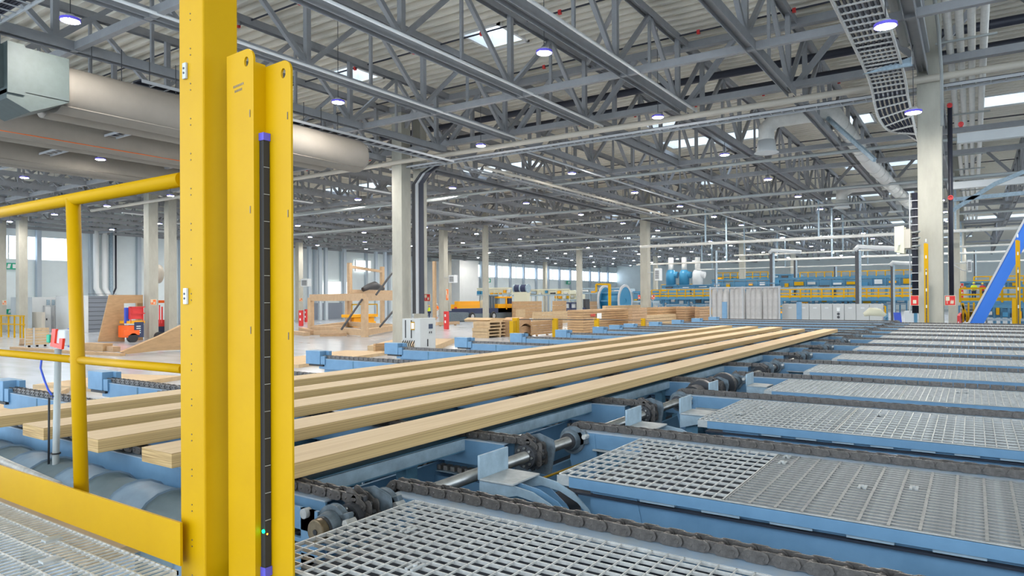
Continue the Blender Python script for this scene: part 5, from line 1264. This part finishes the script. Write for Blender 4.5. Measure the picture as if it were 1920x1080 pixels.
# bent plywood sheets behind the first bollard
for k, (zz, lab) in enumerate(((0, 'lower'), (1, 'upper'))):
    a = dims(972, 974, 998, 615, 632); o = thing('bent_sheet_stack', '%s pile of bent brown plywood sheets right of the first yellow bollard' % lab, 'stack', (a[0], a[2], 0), 'bent plywood piles'); H_ = a[4]*.95
    for q in range(7):
        z0 = zz*H_+q*H_/7; P = [(a[0]+(a[1]-a[0])*t/8, a[2]+.02*q, z0+.35*sin(pi*t/8)*(1-q*.08)) for t in range(9)]; Q = [(x, y, z+H_/7*.75) for x, y, z in P[::-1]]
        M().prism(P+Q, (0, a[3]-a[2]+1.5, 0)).build('sheet', 'plywood brown', o)
# pallets leaning stack
c = gp(920, 633); o = thing('pallet_stack', 'leaning stack of wooden pallets left of the first yellow bollard', 'stack', (c.x, c.y, 0)); g = random.Random(4)
a = dims(910, 915, 963, 603, 634); n = 5; h = a[4]/n
for k in range(n):
    x0, x1, y0, y1 = a[0]+g.uniform(-.1, .1), a[1]+g.uniform(-.1, .1), a[2], a[3]+1.2; z = k*h
    for q in range(3): xx = x0+(x1-x0)*q/2.2; M().box(xx, xx+.2, y0, y1, z, z+h*.6).build('block', 'plywood pale', o)
    M().box(x0, x1, y0, y1, z+h*.62, z+h*.95).build('deck_boards', 'plywood pale', o)
tag(M().prism([aY(918, 600, c.y), aY(925, 596, c.y), aY(967, 597, c.y), aY(966, 603, c.y), aY(920, 604, c.y)], (0, 2.5, 0)).build('top_sheets', 'plywood pale'), 'loose pale sheets lying on the pallet stack', 'sheets')
for k, (px, yt) in enumerate(((967, 596), (1041, 597), (1119, 597), (1206, 597), (578, 0))):
    if px == 578: continue
    Yb = 10.2+k*.1; p = aY(px, yt, Yb)
    o = thing('bollard', 'yellow bollard beyond the blue end blocks, %s from the left' % ORD[k], 'bollard', (p.x, Yb, 0), 'yellow bollards'); w2 = .05 if k else .06
    M().box(p.x-w2, p.x+w2, Yb-.08, Yb+.08, 0, p.z).build('post', 'yellow paint', o, bevel=.01)
    if k == 0: M().box(p.x-.22, p.x-w2, Yb-.06, Yb+.06, 0, p.z-.08).build('side_plate', 'yellow paint', o)
tag(M().tube([aY(968, 599, 10.3), aY(1119, 599, 10.4), aY(1320, 603, 10.8)], .012, 5).build('rope', 'dark steel'), 'thin dark rope strung between the yellow bollards', 'rope')

# ---- blue reel with its yellow gantry
X, (cx, cy) = 0, (0, 0)
p = aX(1132, 562, 84); q = aX(1172, 562, 84); rad = 2.05
o = thing('cable_reel', 'big blue reel with two wheel discs in the far hall', 'reel', (84, (p.y+q.y)/2, 0))
cz = 2.6
ax_ = Vector((0, 1, 0))
for y_, nm in ((p.y-.2, 0), (q.y, 0)):
    M().ring((84, y_, cz), ax_, rad*.9, rad*1.06, .18, 30).build('wheel_rim', 'truss light', o); M().ring((84, y_, cz), ax_, .3, rad*.92, .1, 30).build('wheel_disc', 'tank blue', o)
M().cyl((84, q.y, cz), (84, p.y, cz), rad*.62, 24).build('drum', 'tank blue', o)
for k in range(8): aa = 2*pi*k/8; M().bar((84+rad*.75*cos(aa), q.y, cz+rad*.75*sin(aa)), (84+rad*.75*cos(aa), p.y, cz+rad*.75*sin(aa)), .18).build('tie_rod', 'machine blue', o)
M().box(82.5, 85.5, q.y-1, p.y+1, 0, .55).build('cradle', 'machine blue', o)
o = thing('yellow_gantry', 'yellow pipe gantry standing in front of the blue reel', 'gantry', (80, q.y, 0))
a, b = aX(1118, 533, 80), aX(1143, 533, 80); 
M().bar((80, b.y, 0), (80, b.y, b.z), .3).build('post', 'yellow paint', o); M().bar((80, b.y, b.z), (80, a.y, a.z), .22).build('top_beam', 'yellow paint', o); M().bar((80, a.y, a.z), (80, a.y, a.z-1), .2).build('drop', 'yellow paint', o)
# big blue roll lying on the cream line
p = aX(966, 540, 97); q = aX(990, 540, 97)
o = thing('material_roll', 'dark blue shiny roll lying on top of the cream conveyor line', 'roll', (97, p.y, p.z)); M().cyl((97, q.y, p.z-.1), (97, p.y, p.z-.1), .65, 20).build('roll_body', 'navy cloth', o)
for y_ in (p.y, (p.y+q.y)/2, q.y): M().cyl((97, y_-.12, p.z-.1), (97, y_+.12, p.z-.1), .72, 20).build('end_band', 'pale steel paint', o)
M().box(96.6, 97.6, q.y, p.y, 0, p.z-.7).build('stand', 'cream paint', o)
# ================================================================ people (small in the picture)
def person(label, foot, h, top, legs, yaw, helmet=None, arm=(.15, .35), stoop=0.0, hair='navy cloth'):
    """standing figure, joints as skin vertices; h = height in metres"""
    o = thing('person', label, 'person', tuple(foot)); k = h/1.78; f = Vector(foot)
    fx = Vector((cos(yaw), sin(yaw), 0)); sx = Vector((-sin(yaw), cos(yaw), 0))
    def P(s, fwd, z): return f+(sx*s+fx*(fwd+stoop*max(0, z-.95)))*k+Vector((0, 0, z*k))
    V = [P(0, 0, .95), P(0, 0, 1.15), P(0, 0, 1.38), P(0, 0, 1.50)]; RD = [.155, .15, .165, .06]; E_ = [(0, 1), (1, 2), (2, 3)]
    for s in (-1, 1):
        n = len(V); V += [P(.1*s, 0, .88), P(.11*s, .03, .48), P(.11*s, -.02+.06*s, .09), P(.11*s, .14+.06*s, .05)]; RD += [.105, .07, .05, .045]; E_ += [(0, n), (n, n+1), (n+1, n+2), (n+2, n+3)]
    arms = []
    for s in (-1, 1):
        n = len(V); V += [P(.19*s, 0, 1.40), P(.26*s, arm[0]*.4, 1.14), P(.24*s, arm[1], 1.02)]; RD += [.062, .048, .036]; E_ += [(2, n), (n, n+1), (n+1, n+2)]; arms.append(V[-1])
    me = bpy.data.meshes.new('body'); me.from_pydata([tuple(v-f) for v in V], E_, []); b = bpy.data.objects.new('body', me); COL.objects.link(b); b.parent = o
    sk = b.modifiers.new('skin', 'SKIN'); sk.use_smooth_shade = True
    for i, sv in enumerate(me.skin_vertices[0].data): sv.radius = (RD[i]*k, RD[i]*k); sv.use_root = (i == 0)
    b.modifiers.new('sub', 'SUBSURF').levels = 1; me.materials.append(MATS[top])
    # trousers: a second skin a little wider over the legs
    me2 = bpy.data.meshes.new('trousers'); idx = [0]+[i for i in (4, 5, 6, 8, 9, 10)]
    me2.from_pydata([tuple(V[i]-f) for i in idx], [(0, 1), (1, 2), (2, 3), (0, 4), (4, 5), (5, 6)], []); t = bpy.data.objects.new('trousers', me2); COL.objects.link(t); t.parent = o
    t.modifiers.new('skin', 'SKIN'); 
    for i, sv in enumerate(me2.skin_vertices[0].data): r = RD[idx[i]]*k*1.12; sv.radius = (r, r); sv.use_root = (i == 0)
    t.modifiers.new('sub', 'SUBSURF').levels = 1; me2.materials.append(MATS[legs])
    hc = P(.0, .02, 1.64); M().tube([hc-Vector((0, 0, .13*k)), hc-Vector((0, 0, .07*k)), hc, hc+Vector((0, 0, .07*k)), hc+Vector((0, 0, .12*k))], [.05*k, .08*k, .095*k, .085*k, .04*k], 14).build('head', 'skin', o)
    M().cyl(P(.0, 0, 1.48), P(0, .01, 1.56), .05*k, 10).build('neck', 'skin', o)
    fw_ = hc+fx*.095*k; M().tube([fw_+fx*.0, fw_+fx*.025*k-Vector((0, 0, .02*k))], [.015*k, .012*k], 6).build('nose', 'skin', o)
    for s in (-1, 1):
        M().cyl(hc+fx*.085*k+sx*.035*k*s+UPZ*.01*k, hc+fx*.095*k+sx*.035*k*s+UPZ*.01*k, .012*k, 6).build('eye', 'dark steel', o); M().cyl(hc+sx*.09*k*s, hc+sx*.105*k*s, .025*k, 8).build('ear', 'skin', o)
    M().tube([hc+UPZ*.04*k, hc+UPZ*.09*k, hc+UPZ*.14*k], [.118*k, .105*k, .04*k], 14).build('helmet' if helmet else 'hair', helmet or hair, o)
    for i, a_ in enumerate(arms):
        h_ = M(); h_.tube([a_, a_+fx*.05*k-UPZ*.03*k, a_+fx*.09*k-UPZ*.06*k], [.035*k, .042*k, .03*k], 8)
        for q in range(4): h_.tube([a_+fx*.08*k-UPZ*.05*k+sx*(q-1.5)*.018*k, a_+fx*(.14+.01*(q % 2))*k-UPZ*.10*k+sx*(q-1.5)*.02*k], [.011*k, .008*k], 5)
        h_.tube([a_+fx*.03*k+sx*.03*k, a_+fx*.08*k+sx*.06*k-UPZ*.03*k], [.012*k, .009*k], 5); h_.build('hand', 'skin', o)
    if top.startswith('hi vis'):
        c = P(0, 0, 1.12); M().tube([P(0, 0, 1.08), P(0, 0, 1.13)], .185*k, 12).build('reflective_band', 'white cloth', o)
    return o
p = gp(819, 597); person('person in an orange vest, white trousers and white helmet walking right of the middle column', p, 28/F_PX*(p.dot(FW)), 'hi vis orange', 'white cloth', 3.4, 'white paint', (.2, .3))
p = gp(805, 598); person('person in a yellow vest and dark clothes beside the timber post', p, 26/F_PX*(p.dot(FW)), 'hi vis yellow', 'navy cloth', 2.6, 'orange yellow', (.3, .4))
zd = aX(1860, 563, 52).z
for k, (px, lab, tp) in enumerate(((1826, 'person in a yellow helmet leaning on the platform rail, left of the pair', 'hi vis yellow'), (1842, 'person in a yellow helmet and red top on the platform, right of the pair', 'red paint'))):
    q = aX(px, 560, 53); q.z = zd; person(lab, q, aX(px, 529 if k == 0 else 530, 53).z-zd, tp, 'navy cloth', 3.3, 'hi vis yellow', (.3, .4), .12)
o = thing('stair', 'yellow handrails of a stair going down from the workers platform', 'stair', (52, -3, 0))
for a_, b_ in (((1802, 568), (1813, 590)), ((1813, 590), (1813, 604)), ((1806, 568), (1806, 604)), ((1816, 567), (1816, 604)), ((1826, 567), (1826, 604))): M().bar(aX(*a_, 51), aX(*b_, 51), .1).build('handrail', 'yellow paint', o)
for k in range(6): z = 2.4-k*.4; y = aX(1808, 580, 51).y; M().box(51+.0, 51.9, y-.6-k*.12, y+.2-k*.12, z, z+.05).build('tread', 'grey pipe', o)
